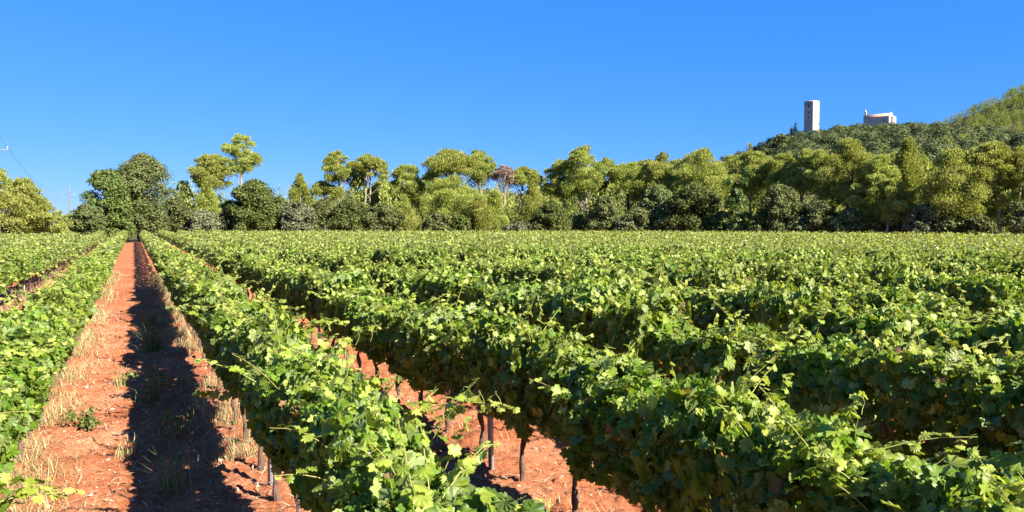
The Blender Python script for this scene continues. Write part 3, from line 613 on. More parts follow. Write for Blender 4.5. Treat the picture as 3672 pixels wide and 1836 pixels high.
# far hillside woods, one mass each
def scatter_wood(name, label, cat, pts, rmin, rmax, nf, kind, matk, size, tall):
    pts = np.asarray(pts)
    Vs, Ts = [], []
    n = len(pts); r = rmin + (rmax - rmin) * rng.random(n) ** 1.4; z = gz(pts[:, 0], pts[:, 1])
    Ls = []
    for k in range(n):
        R = r[k]
        if kind == 'leaf':
            tn = rng.uniform(.2, .8); Ls.append((pts[k, 0], pts[k, 1], z[k] + R * .7, R, R * .95, tn))
            for q in range(2):
                a = rng.uniform(0, 6.28); Ls.append((pts[k, 0] + math.cos(a) * R * .7, pts[k, 1] + math.sin(a) * R * .7, z[k] + R * rng.uniform(.5, 1.2), R * .62, R * .6, tn))
        else:
            tn = rng.uniform(.2, .8); h = R * tall
            for q, (f, g_) in enumerate(((.25, 1.), (.5, .8), (.72, .55), (.9, .3))):
                Ls.append((pts[k, 0] + rng.uniform(-.2, .2) * R, pts[k, 1] + rng.uniform(-.2, .2) * R, z[k] + h * f, R * g_, h * .2, tn))
    nn = nf * n; V, tn = clump_faces(Ls, nn, kind, size, .30 if kind == 'leaf' else .55, .35 if kind == 'leaf' else .75)
    tag(link(name, mesh(name, V, [quads(nn)], tn), M[matk]), label, cat, kind='stuff')
def rej(n, x0, x1, y0, y1, f):
    P = np.stack([rng.uniform(x0, x1, n), rng.uniform(y0, y1, n)], 1); return P[f(P)]
def bush_ok(P):
    u = FPX * P[:, 0] / P[:, 1]; n = fbm(P[:, 0] * .02, P[:, 1] * .02, 3, 90)
    tx, cxp = px(2037, 530), px(2203, 560)
    clear = (np.hypot(P[:, 0] - tx, P[:, 1] - 526) > 9) & ~((np.abs(P[:, 0] - cxp - 2) < 16) & (P[:, 1] > 508))
    return (u < 640) & (u > 60) & (n > .29) & clear
bp = rej(9000, 30, 480, 300, 575, bush_ok); keep = []
for q in bp:                                        # keep the bushes apart so that each crown reads
    if all((q[0] - k[0]) ** 2 + (q[1] - k[1]) ** 2 > 26 for k in keep[-700:]): keep.append(q)
bp = np.array(keep)
scatter_wood('oak_scrub', 'dark evergreen oak scrub covering the hill below tower and chapel', 'scrub', bp, 1.3, 4.0, 260, 'leaf', 'scrub', .75, 1)
def band(n):
    u = rng.uniform(-440, 540, n); y = line_depth(u) + rng.uniform(5, 40, n); P = np.stack([u * y / FPX, y], 1)
    return P[(fbm(P[:, 0] * .06, P[:, 1] * .06, 2, 97) > .3) & (u > -400)]
scatter_wood('young_pine_thicket', 'thicket of pale young pines between the trunks of the wood', 'young pines', band(460), 1.4, 2.3, 330, 'needle', 'pine', .42, 3.9)
lp = rej(1500, -130, 420, 150, 380, lambda P: (FPX * P[:, 0] / P[:, 1] > -150) & (FPX * P[:, 0] / P[:, 1] < 640) & (fbm(P[:, 0] * .03, P[:, 1] * .03, 3, 94) > .42))
scatter_wood('pine_undergrowth', 'young pines filling the slope behind the front trees', 'young pines', lp, 1.3, 2.4, 90, 'needle', 'pine', .8, 3.0)
hp = rej(6500, 250, 760, 560, 835, lambda P: (FPX * P[:, 0] / P[:, 1] < 700) & (FPX * P[:, 0] / P[:, 1] > 370) & (hill_z(P[:, 0], P[:, 1]) > np.interp(P[:, 0], RX1, RZ1) * (1 - .6 * sstep((P[:, 1] - 548) / 250)) + .01))
scatter_wood('pine_forest', 'yellow green pine forest covering the higher slope at right', 'pine forest', hp, 1.9, 3.3, 150, 'needle', 'slope_pine', .85, 3.0)
mp = rej(260, -110, 60, 440, 545, lambda P: fbm(P[:, 0] * .05, P[:, 1] * .05, 2, 95) > .5)
scatter_wood('low_scrub', 'sparse dark scrub on the rocky hill by the antenna mast', 'scrub', mp, .7, 1.6, 60, 'leaf', 'scrub', .6, 1)

# ------------------------------------------------------------------ vines
HALF = [(0, 1.0), (6, .84), (11, .90), (17, .76), (23, .70), (31, .83), (37, .79), (43, .90), (50, .97), (55, .82), (61, .85), (67, .72), (76, .64), (85, .76), (90, .72), (97, .82), (105, .84), (111, .70), (118, .73), (128, .60), (136, .66), (148, .52), (166, .40)]
def leaf_template():
    pts = [(a, r) for a, r in HALF] + [(-a, r) for a, r in HALF[::-1] if a > 0]
    o = np.array([(math.sin(math.radians(a)) * r, math.cos(math.radians(a)) * r, 0) for a, r in pts])
    v = np.concatenate([[[0, 0, 0]], o]) ; v[:, 1] -= .15; v *= .62
    n = len(o); t = [(0, k + 1, (k + 1) % n + 1) for k in range(n) if not (pts[k][0] == 166)]
    return v, np.array(t)[:, ::-1]
LT, LF = leaf_template()
def grape_leaves(P, N, Tn, size, tone):
    """lobed leaves: P attachment, N upper side, Tn towards the tip"""
    n = len(P); N = unit(N); Tn = unit(Tn - N * (Tn * N).sum(1, keepdims=True)); S = np.cross(Tn, N)
    x, y = LT[:, 0], LT[:, 1]
    cup = rng.uniform(-.15, .75, n)[:, None]; dro = rng.uniform(0, .7, n)[:, None]; tw = rng.normal(0, .25, n)[:, None]
    rip = rng.uniform(0, 6.28, n)[:, None]
    zz = -cup * np.abs(x)[None] * .8 - dro * (y ** 2)[None] * np.sign(y)[None] + tw * (x * y)[None] + .05 * np.sin(9 * np.arctan2(x, y)[None] + rip) * np.hypot(x, y)[None] * 2
    V = P[:, None] + size[:, None, None] * (x[None, :, None] * S[:, None] + y[None, :, None] * Tn[:, None] + zz[..., None] * N[:, None])
    k = len(LT); F = (np.arange(n)[:, None, None] * k + LF[None]).reshape(-1, 3)
    return V.reshape(-1, 3), F, np.repeat(tone, k)
def canopy_points(n, seed, half=.56, wid=.325, zt=1.48, zb=.66):
    s = rng.uniform(-half, half, n); ph = rng.uniform(-.25 * np.pi, 1.25 * np.pi, n)
    c, sn = np.cos(ph), np.sin(ph)
    lump = .58 + .80 * fbm(s * 2.6 + seed * 13.7, ph * 1.1 + seed * 5.1, 3, 300)
    lump = lump * (1 + .25 * (vnoise(s * 1.7 + seed * 3.3, np.zeros(n), 310) - .5))
    w = wid * np.sign(c) * np.abs(c) ** .72 * np.where(sn < 0, 1 - .42 * np.abs(sn), 1); h = np.sign(sn) * np.abs(sn) ** .85
    zc = (zt + zb) / 2; hz = (zt - zb) / 2
    dep = 1 - .38 * rng.random(n) ** 2.0
    P = np.stack([s, w * lump * dep, zc + hz * h * (lump * .9 + .1) * dep], 1)
    O = unit(np.stack([rng.normal(0, .45, n), c, sn * .55], 1))
    return P, O
def make_foliage(seed, n=1120):
    P, O = canopy_points(n, seed)
    up = np.array([0, 0, 1.])
    N = unit(O * .75 + up * .22 + rng.normal(size=(n, 3)) * .66)
    Tn = -up * 1.0 + O * .3 + rng.normal(size=(n, 3)) * .45
    size = .062 + .066 * rng.random(n) ** 1.3
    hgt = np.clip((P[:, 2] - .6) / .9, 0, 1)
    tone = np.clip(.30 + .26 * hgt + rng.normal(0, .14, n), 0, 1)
    tone = np.clip(tone, .06, 1); tone[rng.random(n) < .012] = 0
    yel = rng.random(n) < .08; tone[yel] = rng.uniform(.8, 1, yel.sum())
    # shoots
    mb = MB(); extra = [[], [], [], [], []]
    for k in range(rng.integers(11, 16)):
        s0 = rng.uniform(-.5, .5); y0 = rng.normal(0, .13); d = unit(np.array([rng.normal(0, .45), rng.normal(0, .42), 1.1])); L = rng.uniform(.18, .68)
        t = np.linspace(0, 1, 7)[:, None]; bend = np.array([d[0] * .4, d[1] * .7, -.55]) * L * rng.uniform(.1, .9)
        Q = np.array([s0, y0, 1.18]) + d * (L + .12) * t + bend * t ** 2.2
        mb.tube(Q, np.linspace(.0045, .0018, 7), 4, tone=rng.uniform(.3, 1))
        add_shoot_leaves(extra, Q, L + .12, .092)
    E = [np.concatenate(e) for e in extra]
    P = np.concatenate([P, E[0]]); N = np.concatenate([N, E[1]]); Tn = np.concatenate([Tn, E[2]]); size = np.concatenate([size, E[3]]); tone = np.concatenate([tone, E[4]])
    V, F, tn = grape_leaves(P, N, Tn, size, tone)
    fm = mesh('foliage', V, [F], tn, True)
    sm = mesh('shoots', np.concatenate(mb.v), [np.concatenate(mb.q)], np.concatenate(mb.tn), True)
    return fm, sm
def add_shoot_leaves(extra, Q, L, big, young=.55):
    nl = max(4, int(L / .046)); tt = (np.arange(nl) + .5) / nl; f = tt * (len(Q) - 1); a = np.minimum(f.astype(int), len(Q) - 2)
    p = Q[a] + (Q[a + 1] - Q[a]) * (f - a)[:, None]; ax = unit(Q[a + 1] - Q[a])
    side = unit(np.cross(ax, rdir(nl))) ; pet = unit(side + ax * .4 + np.array([0, 0, .25])) * (.07 * (1.15 - tt))[:, None]
    extra[0].append(p + pet); extra[1].append(unit(np.array([0, 0, .9]) + side * .5 + rng.normal(size=(nl, 3)) * .4))
    extra[2].append(unit(side + np.array([0, 0, -.5]) + ax * .3)); extra[3].append(big * (1.12 - .68 * tt ** 1.4) * rng.uniform(.85, 1.15, nl)); extra[4].append(np.clip(.42 + young * tt + rng.normal(0, .09, nl), 0, 1))
def make_trunk(seed):
    mb = MB(); n = 15; t = np.linspace(0, 1, n)
    P = np.stack([.09 * np.sin(t * 4.5 + seed) * t + .02 * np.sin(t * 13 + seed), .06 * np.sin(t * 5 + seed * 2.1) * t + .015 * np.sin(t * 15 + 2 * seed), -.08 + .80 * t], 1)
    mb.tube(P, .031 - .009 * t + .008 * np.sin(t * 19 + seed) + .012 * (t > .95), 7)
    top = P[-1]
    for sx in (-1, 1):
        q = np.linspace(0, 1, 6)[:, None]
        mb.tube(top + np.array([sx * .48, rng.uniform(-.03, .03), .05]) * q + np.array([0, 0, .05]) * np.sin(q * 3), np.linspace(.021, .012, 6), 6)
    ps = [np.concatenate(mb.q), np.concatenate(mb.t)]
    return mesh('trunk', np.concatenate(mb.v), ps, np.concatenate(mb.tn), True)
NV = 14
FOL = [make_foliage(k) for k in range(NV)]; TRK = [make_trunk(k) for k in range(8)]
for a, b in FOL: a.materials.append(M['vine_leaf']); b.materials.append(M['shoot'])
for a in TRK: a.materials.append(M['vine_bark'])

def proj(x, y, z):
    p = math.radians(2.3); yc = y * math.cos(p) - (z - H_CAM) * math.sin(p); zc = y * math.sin(p) + (z - H_CAM) * math.cos(p)
    return 512 + FPX * x / yc, 256 - FPX * zc / yc
# all plants of the field: row k >= 0 lies right of the path, k < 0 left of it
plants = []
for k in range(-16, 60):
    d = HR + SP * k if k >= 0 else -HR + SP * (k + 1)
    ph = rng.uniform(0, 1)
    if k in (0, -1, 1): ph = {0: .2, -1: .55, 1: .7}[k]
    for t in np.arange(-3, 150, 1.0) + ph:
        x, y = t * ROW + d * NRM
        if y < -2 or y > 140: continue
        if y < .8 and not (abs(k) <= 4): continue
        u = FPX * x / max(y, .3)
        if y > 1 and (u > 700 + 4000 / y or u < -620 - 3000 / y): continue
        if y > field_end(x, y): continue
        if abs(rng.normal()) > 2.9 and y > 12: continue         # a few gaps
        plants.append((k, t, x, y))
vis = []
for q in plants:
    k, t, x, y = q
    if y < 1.6: continue
    a, b = proj(x, y, 1.45); a2, b2 = proj(x, y, .7)
    m = .5 * FPX / y
    if -m < a < 1024 + m and b < 512: vis.append(q)
vis.sort(key=lambda q: np.hypot(q[2], q[3]))
near = vis[:298]; near_set = set((q[0], q[1]) for q in near); far = [q for q in plants if (q[0], q[1]) not in near_set]
ORD = 'first second third fourth fifth sixth seventh eighth ninth tenth eleventh twelfth thirteenth fourteenth fifteenth sixteenth seventeenth eighteenth nineteenth twentieth'.split()
def ordn(n): return ORD[n] if n < 20 else ('twenty-', 'thirty-', 'forty-', 'fifty-')[(n + 1) // 10 - 2] + ORD[(n + 1) % 10 - 1] if (n + 1) % 10 else {30: 'thirtieth', 40: 'fortieth', 50: 'fiftieth'}[n + 1]
def row_name(k): return 'the row bordering the path on its %s' % ('right' if k == 0 else 'left') if k in (0, -1) else '%s row %s of the path' % (ordn(k if k > 0 else -k - 1), 'right' if k > 0 else 'left')
rows = {}
for q in near: rows.setdefault(q[0], []).append(q)
VINE_AT = {}
rzrow = math.pi / 2 + TH
for k in sorted(rows):
    for j, q in enumerate(sorted(rows[k], key=lambda q: q[1])):
        _, t, x, y = q
        z = float(ground_z(np.array(x), np.array(y), False)) - .02
        root = empty('grapevine', (x, y, z), rzrow + (math.pi if rng.random() < .5 else 0)); VINE_AT[(k, j)] = (root, q)
        tag(root, 'leafy grapevine, %s from the front in %s' % (ordn(j), row_name(k)), 'grapevine', 'grapevines in rows')
        v = rng.integers(NV); sc = (rng.uniform(.95, 1.14), rng.uniform(.82, 1.22), rng.uniform(.90, 1.10))
        if k == 0: sc = (sc[0], sc[1] * 1.0, rng.uniform(.88, 1.12))
        if k == -1: sc = (sc[0], sc[1], sc[2] * .93)
        tr = link('trunk', TRK[rng.integers(8)], None, root); tr.rotation_euler = (0, 0, math.pi if rng.random() < .5 else 0)
        f = link('foliage', FOL[v][0], None, root); f.scale = sc
        s_ = link('shoots', FOL[v][1], None, root); s_.scale = sc
        if k >= 1:                                  # these rows hang lower towards the ground
            zs = rng.uniform(1.10, 1.38)
            for o in (f, s_): o.scale = (sc[0], sc[1] * 1.1, sc[2] * zs); o.location = (0, 0, 1.5 * sc[2] * (1 - zs))
        mir = rng.random() < .5
        if mir: f.rotation_euler = s_.rotation_euler = (0, 0, math.pi)

# long single shoots the photo shows reaching out of their vine (world points)
def long_shoot(k, pts, label, big=.13, young=.55, r=.006):
    pts = np.array(pts, float); mid = pts[0]
    best = min((vq for key, vq in VINE_AT.items() if key[0] == k), key=lambda vq: np.hypot(vq[1][2] - mid[0], vq[1][3] - mid[1]))
    root = best[0]; t = np.linspace(0, 1, 9); seg = np.linspace(0, 1, len(pts))
    Q = np.stack([np.interp(t, seg, pts[:, c]) for c in range(3)], 1); Q[1:-1] = (Q[:-2] + Q[1:-1] * 2 + Q[2:]) / 4
    mb = MB(); mb.tube(Q, np.linspace(r, r * .35, 9), 5, tone=.8)
    L = np.linalg.norm(np.diff(Q, axis=0), axis=1).sum(); ex = [[], [], [], [], []]; add_shoot_leaves(ex, Q, L * 1.25, big, young); E = [np.concatenate(e) for e in ex]
    for m_ in range(3):                             # tendrils at the tip
        a = Q[-2 - m_]; d = rdir(1)[0] * .05; tt = np.linspace(0, 1, 8)[:, None]
        mb.tube(a + d * 2 * tt + np.array([0, 0, .05]) * np.sin(tt * 4) + .012 * np.concatenate([np.cos(tt * 9), np.sin(tt * 9), 0 * tt], 1), .0014, 4, tone=1)
    V, F, tn = grape_leaves(*E)
    c, s = math.cos(-root.rotation_euler[2]), math.sin(-root.rotation_euler[2]); o = np.array(root.location)
    def loc(V): V = V - o; return np.stack([V[:, 0] * c - V[:, 1] * s, V[:, 0] * s + V[:, 1] * c, V[:, 2]], 1)
    st = link('long_shoot', mesh('long_shoot', loc(np.concatenate(mb.v)), [np.concatenate(mb.q)], np.concatenate(mb.tn), True), M['shoot'], root)
    st['label'] = label
    link('leaves', mesh('leaves', loc(V), [F], tn, True), M['vine_leaf'], st)
def W(d, y, z): x = (d - y * NRM[1]) / NRM[0]; return (x, y, z)       # lateral offset d from the path line, depth y
long_shoot(0, [W(1.25, 4.75, 1.2), W(1.50, 4.65, 1.42), W(1.72, 4.5, 1.50), W(1.92, 4.4, 1.46)], 'long yellow green shoot reaching right over the gap', .105, .6)
long_shoot(0, [W(1.35, 4.1, .95), W(1.62, 3.95, 1.08), W(1.85, 3.9, 1.12)], 'short pale shoot reaching right near the bottom edge', .095, .55)
long_shoot(-1, [W(-.95, 4.5, .8), W(-.70, 4.6, .90), W(-.48, 4.62, .92), W(-.30, 4.7, .90)], 'pale yellow shoot reaching over the path at the bottom', .10, .6)
long_shoot(-1, [W(-.85, 5.6, .6), W(-.62, 5.55, .66), W(-.5, 5.5, .62)], 'small shoot hanging out over the path', .105, .35)
long_shoot(1, [W(3.25, 4.15, 1.2), W(3.2, 4.0, 1.45), W(3.2, 3.85, 1.68)], 'tall upright shoot with big pale leaves', .135, .45)
long_shoot(1, [W(3.3, 3.5, 1.25), W(3.4, 3.4, 1.5), W(3.55, 3.3, 1.66), W(3.5, 3.15, 1.72)], 'yellow shoot tip with tendrils near the right bottom corner', .105, .6)
long_shoot(1, [W(3.25, 3.2, 1.25), W(3.15, 3.1, 1.45), W(3.1, 3.0, 1.5)], 'bright leafy shoot at the bottom edge', .115, .5)
long_shoot(0, [W(.85, 7.6, .85), W(.62, 7.5, .92), W(.48, 7.45, .9)], 'small shoot reaching left over the path', .105, .45)

long_shoot(0, [W(1.25, 8.3, 1.2), W(1.5, 8.2, 1.4), W(1.75, 8.1, 1.52), W(1.95, 8.05, 1.5)], 'leafy shoot hanging right over the gap between rows', .12, .4)
long_shoot(0, [W(1.2, 6.4, 1.25), W(1.45, 6.3, 1.5), W(1.62, 6.2, 1.68), W(1.7, 6.1, 1.72)], 'upright leafy shoot on the right flank', .12, .45)
long_shoot(0, [W(1.25, 6.0, 1.1), W(1.5, 5.9, 1.3), W(1.75, 5.8, 1.36)], 'leafy side shoot above the gap', .12, .35)
long_shoot(0, [W(1.2, 9.6, 1.2), W(1.45, 9.5, 1.45), W(1.6, 9.4, 1.6)], 'leafy shoot standing up beside the gap', .12, .35)
# grape bunches on two front vines
def grapes(k, d, y, z, n=34, label='bunch of pale green grapes'):
    c = np.array(W(d, y, z)); best = min((vq for key, vq in VINE_AT.items() if key[0] == k), key=lambda vq: np.hypot(vq[1][2] - c[0], vq[1][3] - c[1])); root = best[0]
    u8, v8 = np.meshgrid(np.linspace(0, 2 * np.pi, 8, endpoint=False), np.linspace(.02, np.pi - .02, 6)); S = np.stack([np.cos(u8) * np.sin(v8), np.sin(u8) * np.sin(v8), np.cos(v8)], -1).reshape(-1, 3)
    q = np.array([(r * 8 + a, r * 8 + (a + 1) % 8, (r + 1) * 8 + (a + 1) % 8, (r + 1) * 8 + a) for r in range(5) for a in range(8)]); mb = MB()
    for j in range(n):
        h = rng.random(); a = rng.uniform(0, 6.28); r = .042 * (1 - .7 * h) * math.sqrt(rng.random()); mb.add(S * rng.uniform(.0085, .0105) + np.array([r * math.cos(a), r * math.sin(a), -.17 * h]), q)
    mb.tube([(0, 0, .06), (0, 0, 0), (0, 0, -.12)], .002, 4)
    o = root.location; w = c - np.array(o); cs, sn = math.cos(-root.rotation_euler[2]), math.sin(-root.rotation_euler[2])
    g_ = mb.build('grape_bunch', M['grape'], root, True, (w[0] * cs - w[1] * sn, w[0] * sn + w[1] * cs, w[2]))
    g_['label'] = label
grapes(1, 3.05, 5.2, .92); grapes(1, 3.03, 4.4, 1.0); grapes(1, 3.06, 6.0, .86); grapes(2, 5.2, 6.2, 1.0); grapes(1, 3.04, 4.0, .9)

# the rest of the field as one mass
def far_vines():
    def tow(V): return np.stack([V[:, 0] * ROW[0] + V[:, 1] * -NRM[0], V[:, 0] * ROW[1] + V[:, 1] * -NRM[1], V[:, 2]], 1)
    A = np.array([(q[2], q[3], q[0]) for q in far]); dist = np.hypot(A[:, 0], A[:, 1]); Vs, Ts = [], []
    for lo, hi, nl, sz in ((14, 48, 420, .115), (48, 75, 250, .14), (75, 200, 170, .165)):
        B = A[(dist >= lo) & (dist < hi)]; n = len(B)
        if not n: continue
        N_ = n * nl; P, O = canopy_points(N_, 0, zt=1.46)
        idx = np.repeat(np.arange(n), nl); P[:, 1] *= np.repeat(rng.uniform(.85, 1.12, n), nl); P[:, 2] = .6 + (P[:, 2] - .6) * np.repeat(rng.uniform(.9, 1.14, n), nl)
        sh = rng.random(N_) < .07; P[sh, 2] = 1.35 + rng.random(sh.sum()) ** 2 * .42; P[sh, 1] = rng.normal(0, .16, sh.sum()); O[sh] = rdir(sh.sum())
        N = unit(O * .7 + np.array([0, 0, .35]) + rng.normal(size=(N_, 3)) * .6); Tn = unit(np.array([0, 0, -.9]) + O * .5 + rng.normal(size=(N_, 3)) * .5)
        Ax = unit(Tn - N * (Tn * N).sum(1, keepdims=True)); L = rng.uniform(.75, 1.25, N_) * sz
        Pw = tow(P) + np.stack([B[idx, 0], B[idx, 1], np.zeros(N_)], 1)
        V = kites(Pw, tow(Ax), tow(N), L, L * rng.uniform(.36, .52, N_), -.25)
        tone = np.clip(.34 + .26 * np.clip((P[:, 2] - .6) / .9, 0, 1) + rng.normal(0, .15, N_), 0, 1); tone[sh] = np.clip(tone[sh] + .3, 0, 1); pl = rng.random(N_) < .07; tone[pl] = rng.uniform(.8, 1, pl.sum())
        tone = np.clip(tone, .06, 1); Vs.append(V); Ts.append(np.repeat(tone, 4))
    V = np.concatenate(Vs); n = len(V) // 4; B = A[dist < 14]; nl = 560; m = len(B) * nl
    P, O = canopy_points(m, 3); idx = np.repeat(np.arange(len(B)), nl); up = np.array([0, 0, 1.])
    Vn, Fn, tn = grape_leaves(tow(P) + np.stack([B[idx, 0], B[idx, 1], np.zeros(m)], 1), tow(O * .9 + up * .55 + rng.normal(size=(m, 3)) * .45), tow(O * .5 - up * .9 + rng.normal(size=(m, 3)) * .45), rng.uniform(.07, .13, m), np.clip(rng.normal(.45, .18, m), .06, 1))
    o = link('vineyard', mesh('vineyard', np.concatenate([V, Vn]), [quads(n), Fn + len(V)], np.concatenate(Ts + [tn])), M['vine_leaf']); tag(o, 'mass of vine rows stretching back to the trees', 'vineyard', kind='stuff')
    mb = MB()
    B = A[dist < 45]; X4 = np.array([(1, 0), (0, 1), (-1, 0), (0, -1)]) * .025; V = []
    for x, y, _ in B:
        for z in (0, .68): V.append(np.concatenate([X4 + (x, y), np.full((4, 1), z)], 1))
    V = np.concatenate(V); q = np.concatenate([np.array([(a, (a + 1) % 4, (a + 1) % 4 + 4, a + 4) for a in range(4)]) + 8 * j for j in range(len(B))])
    tag(link('vine_trunks', mesh('vine_trunks', V, [q]), M['vine_bark']), 'dark trunks under the farther vine rows', 'vine trunks', kind='stuff')
far_vines()

# trellis posts the photo shows
def post(d, y, h, label):
    x, yy, _ = W(d, y, 0); root = empty('trellis_post', (x, yy, float(ground_z(np.array(x), np.array(yy), False)) - .1), rzrow + rng.uniform(-.15, .15)); tag(root, label, 'post', 'trellis posts in the vine rows'); root.rotation_euler[0] = rng.uniform(-.04, .04)
    mb = MB(); t = .004; w = .045
    for c, dd in (((0, 0), (w, t)), ((w / 2 - t / 2, .0166), (t, .029)), ((-w / 2 + t / 2, .0166), (t, .029)), ((w / 2 + .008, .031 + t / 2), (.02, t)), ((-w / 2 - .008, .031 + t / 2), (.02, t))):
        mb.box((c[0], c[1], h / 2), (dd[0], dd[1], h))
    mb.build('profile', M['steel'], root)
    for z in (.7, 1.05, h - .08):
        if z < h:
            m2 = MB(); m2.box((0, -.008, z), (.012, .012, .03)); m2.build('wire_hook', M['wire'], root)
post(1.14, 7.4, 1.40, 'grey steel post at the foot of the row right of the path')
post(1.12, 4.0, 1.50, 'steel post whose top pokes out of the leaves, bottom centre')
post(3.22, 7.9, 1.40, 'grey post beside two trunks under the second row right')
post(3.2, 15.2, 1.40, 'farther grey post under the second row right of the path')
post(-3.25, 26, 1.40, 'blue grey post under the second row left of the path')
post(-3.25, 20.5, 1.40, 'grey post near the left edge under the second left row')

# ------------------------------------------------------------------ weeds, straw, stones
def blades(n, P, h, lean, tone, wid, bend=.5):
    a = rng.uniform(0, 6.28, n); d = np.stack([np.cos(a), np.sin(a), np.zeros(n)], 1); s = np.stack([-np.sin(a), np.cos(a), np.zeros(n)], 1); up = np.array([0, 0, 1.])
    h = h[:, None]; l = lean[:, None]; w = wid[:, None]
    m = P + up * h * .55 + d * h * l * .35; t = P + up * h * (1 - .25 * l) + d * h * l
    V = np.stack([P - s * w, P + s * w, m + s * w * .7, m - s * w * .7, t], 1); b = np.arange(n)[:, None] * 5
    return V.reshape(-1, 3), b + np.array([[0, 1, 2, 3]]), b + np.array([[3, 2, 4]]), np.repeat(tone, 5)
def on_strip(n, d0, d1, y0, y1, pw=1.6):
    y = y0 + (y1 - y0) * rng.random(n) ** pw; d = rng.normal(d0, d1, n); x = (d - y * NRM[1]) / NRM[0]
    return np.stack([x, y, ground_z(x, y) - .01], 1)
def stuff(name, parts, mat, label, cat):
    V, Q, T_, tn, off = [], [], [], [], 0
    for v, q, t, k in parts: V.append(v); Q.append(q + off); T_.append(t + off); tn.append(k); off += len(v)
    tag(link(name, mesh(name, np.concatenate(V), [np.concatenate(Q), np.concatenate(T_)], np.concatenate(tn)), mat), label, cat, kind='stuff')
def patchy(P, th, sc, seed): return P[fbm(P[:, 0] * sc, P[:, 1] * sc, 2, seed) > th]
parts = []
for n, d0, d1, hh, tn0, th in ((17000, -1.02, .22, .24, .56, .44), (15000, 1.0, .18, .30, .58, .45), (9000, 2.9, .35, .2, .75, .5), (9000, -3.2, .3, .2, .75, .45), (7000, .3, .5, .10, .55, .58), (3000, 5.2, .4, .2, .7, .45)):
    P = patchy(on_strip(n, d0, d1, 3.0, 40), th, 1.3, 120); m = len(P)
    parts.append(blades(m, P, hh * .8 * rng.uniform(.2, 1.3, m), rng.uniform(.2, 2.2, m), np.clip(rng.normal(tn0, .22, m), 0, 1), rng.uniform(.0009, .0022, m) * (1 + P[:, 1] / 14)))
stuff('dry_grass', parts, M['grass'], 'dry straw coloured weeds along the foot of the vine rows', 'dry weeds')
# straw litter lying flat
parts = []
for n, d0, d1 in ((5000, 2.6, .55), (2500, 1.2, .35), (2200, -.75, .35), (1500, .1, .6), (2000, 5, .6)):
    P = on_strip(n, d0, d1, 3.2, 26); P[:, 2] += .012; a = rng.uniform(0, 6.28, n); L = rng.uniform(.05, .22, n); w = rng.uniform(.0015, .004, n) * (1 + P[:, 1] / 20)
    d = np.stack([np.cos(a), np.sin(a), rng.normal(0, .12, n)], 1); s = np.stack([-np.sin(a), np.cos(a), np.zeros(n)], 1)
    e = P + d * L[:, None]; m_ = (P + e) / 2 + s * (L * rng.normal(0, .1, n))[:, None] + np.array([0, 0, .012])
    V = np.stack([P - s * w[:, None], P + s * w[:, None], m_ + s * w[:, None], m_ - s * w[:, None], e], 1).reshape(-1, 3); b = np.arange(n)[:, None] * 5
    parts.append((V, b + np.array([[0, 1, 2, 3]]), b + np.array([[3, 2, 4]]), np.repeat(np.clip(rng.normal(.6, .25, n), 0, 1), 5)))
stuff('straw_litter', parts, M['straw'], 'straw and cut stalks lying on the red soil', 'straw')
# stones and clods
ico = unit(np.array([(0, 1, 1.618), (0, -1, 1.618), (0, 1, -1.618), (0, -1, -1.618), (1, 1.618, 0), (-1, 1.618, 0), (1, -1.618, 0), (-1, -1.618, 0), (1.618, 0, 1), (-1.618, 0, 1), (1.618, 0, -1), (-1.618, 0, -1)], float))
IF = np.array([(0, 1, 8), (0, 8, 4), (0, 4, 5), (0, 5, 9), (0, 9, 1), (1, 6, 8), (8, 6, 10), (8, 10, 4), (4, 10, 2), (4, 2, 5), (5, 2, 11), (5, 11, 9), (9, 11, 7), (9, 7, 1), (1, 7, 6), (3, 2, 10), (3, 10, 6), (3, 6, 7), (3, 7, 11), (3, 11, 2)])
def rocks(name, P, r, tone, label, cat, flat=.6):
    n = len(P); V = P[:, None] + ico[None] * r[:, None, None] * rng.uniform(.65, 1.3, (n, 12, 1)) * np.array([1, 1, flat]) * rng.uniform(.7, 1.3, (n, 1, 3))
    tag(link(name, mesh(name, V.reshape(-1, 3), [(np.arange(n)[:, None, None] * 12 + IF[None]).reshape(-1, 3)], np.repeat(tone, 12)), M['stone']), label, cat, kind='stuff')
P = np.concatenate([on_strip(1500, .0, .55, 4, 30), on_strip(500, 2.6, .6, 4, 25), on_strip(300, -2.6, .6, 12, 30)]); n = len(P)
rocks('stones', P, .008 + .028 * rng.random(n) ** 4, np.clip(rng.normal(.66, .22, n), 0, 1), 'small pale stones scattered on the earth path', 'stones')
P = np.concatenate([on_strip(9000, .05, .6, 4, 30), on_strip(2500, 2.6, .6, 4, 25)]); n = len(P)
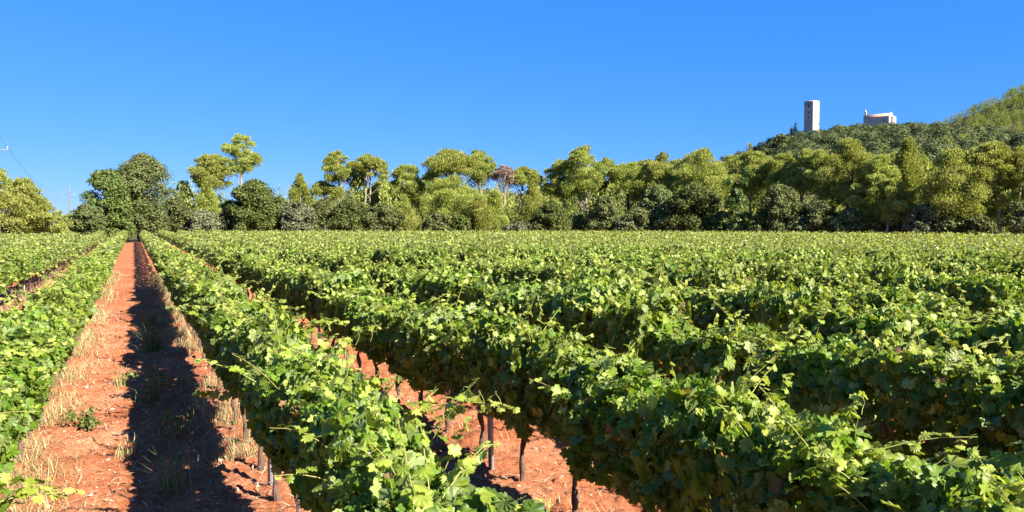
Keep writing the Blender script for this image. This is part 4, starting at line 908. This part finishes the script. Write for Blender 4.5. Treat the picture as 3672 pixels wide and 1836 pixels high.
rocks('soil_clods', P, .006 + .026 * rng.random(n) ** 3, np.clip(rng.normal(.12, .12, n), 0, 1), 'crumbly red soil clods on the path', 'soil clods')

# weeds one can pick out
def weed(name, d, y, label, cat, n, h, tone, mat='grass', leafy=0):
    x, yy, _ = W(d, y, 0); z = float(ground_z(np.array(x), np.array(yy))) - .01; root = empty(name, (x, yy, z)); tag(root, label, cat)
    P = np.concatenate([rng.normal(0, .05 + h * .07, (n, 2)), np.zeros((n, 1))], 1); v, q, t, k = blades(n, P, h * rng.uniform(.4, 1.15, n), rng.uniform(.05, .9, n), np.clip(rng.normal(tone, .1, n), 0, 1), rng.uniform(.002, .0045, n) * (1 + yy / 25))
    link('blades', mesh('blades', v, [q, t], k), M[mat], root)
    if leafy:
        L = [(rng.normal(0, h * .3), rng.normal(0, h * .3), h * rng.uniform(.3, .9), .09, .07, .5) for _ in range(7)]; V, tn = clump_faces(L, leafy, 'leaf', .05); link('leaves', mesh('leaves', V, [quads(leafy)], tn), M['green'], root)
weed('grass_tuft', .30, 15.6, 'tall green grass tuft in the middle of the path', 'grass tuft', 160, .62, .22)
weed('grass_tuft', .34, 19.5, 'smaller pale grass tuft farther up the path', 'grass tuft', 110, .45, .35)
weed('leafy_weed', .22, 11.2, 'upright leafy green weed in the row shadow', 'weed', 40, .42, .15, leafy=120)
weed('leafy_weed', .42, 9.2, 'spreading pale weed with thin stems in the shadow', 'weed', 90, .32, .45, leafy=60)
weed('leafy_weed', -.62, 9.6, 'low bright green plant at the left path edge', 'weed', 20, .25, .1, leafy=240)
weed('dry_weed', -.1, 8.6, 'dry brown weed standing alone in the sunlit path', 'weed', 60, .25, .55)
weed('grass_tuft', .28, 7.4, 'thin grass tuft in the shadow near the bottom', 'grass tuft', 50, .42, .3)
weed('grass_tuft', -.2, 12.2, 'dry greenish tuft in the sunny half of the path', 'grass tuft', 80, .3, .45)
weed('dry_weed', 2.75, 6.6, 'grey brown weed beside the trunk under the second row', 'weed', 130, .3, .65)
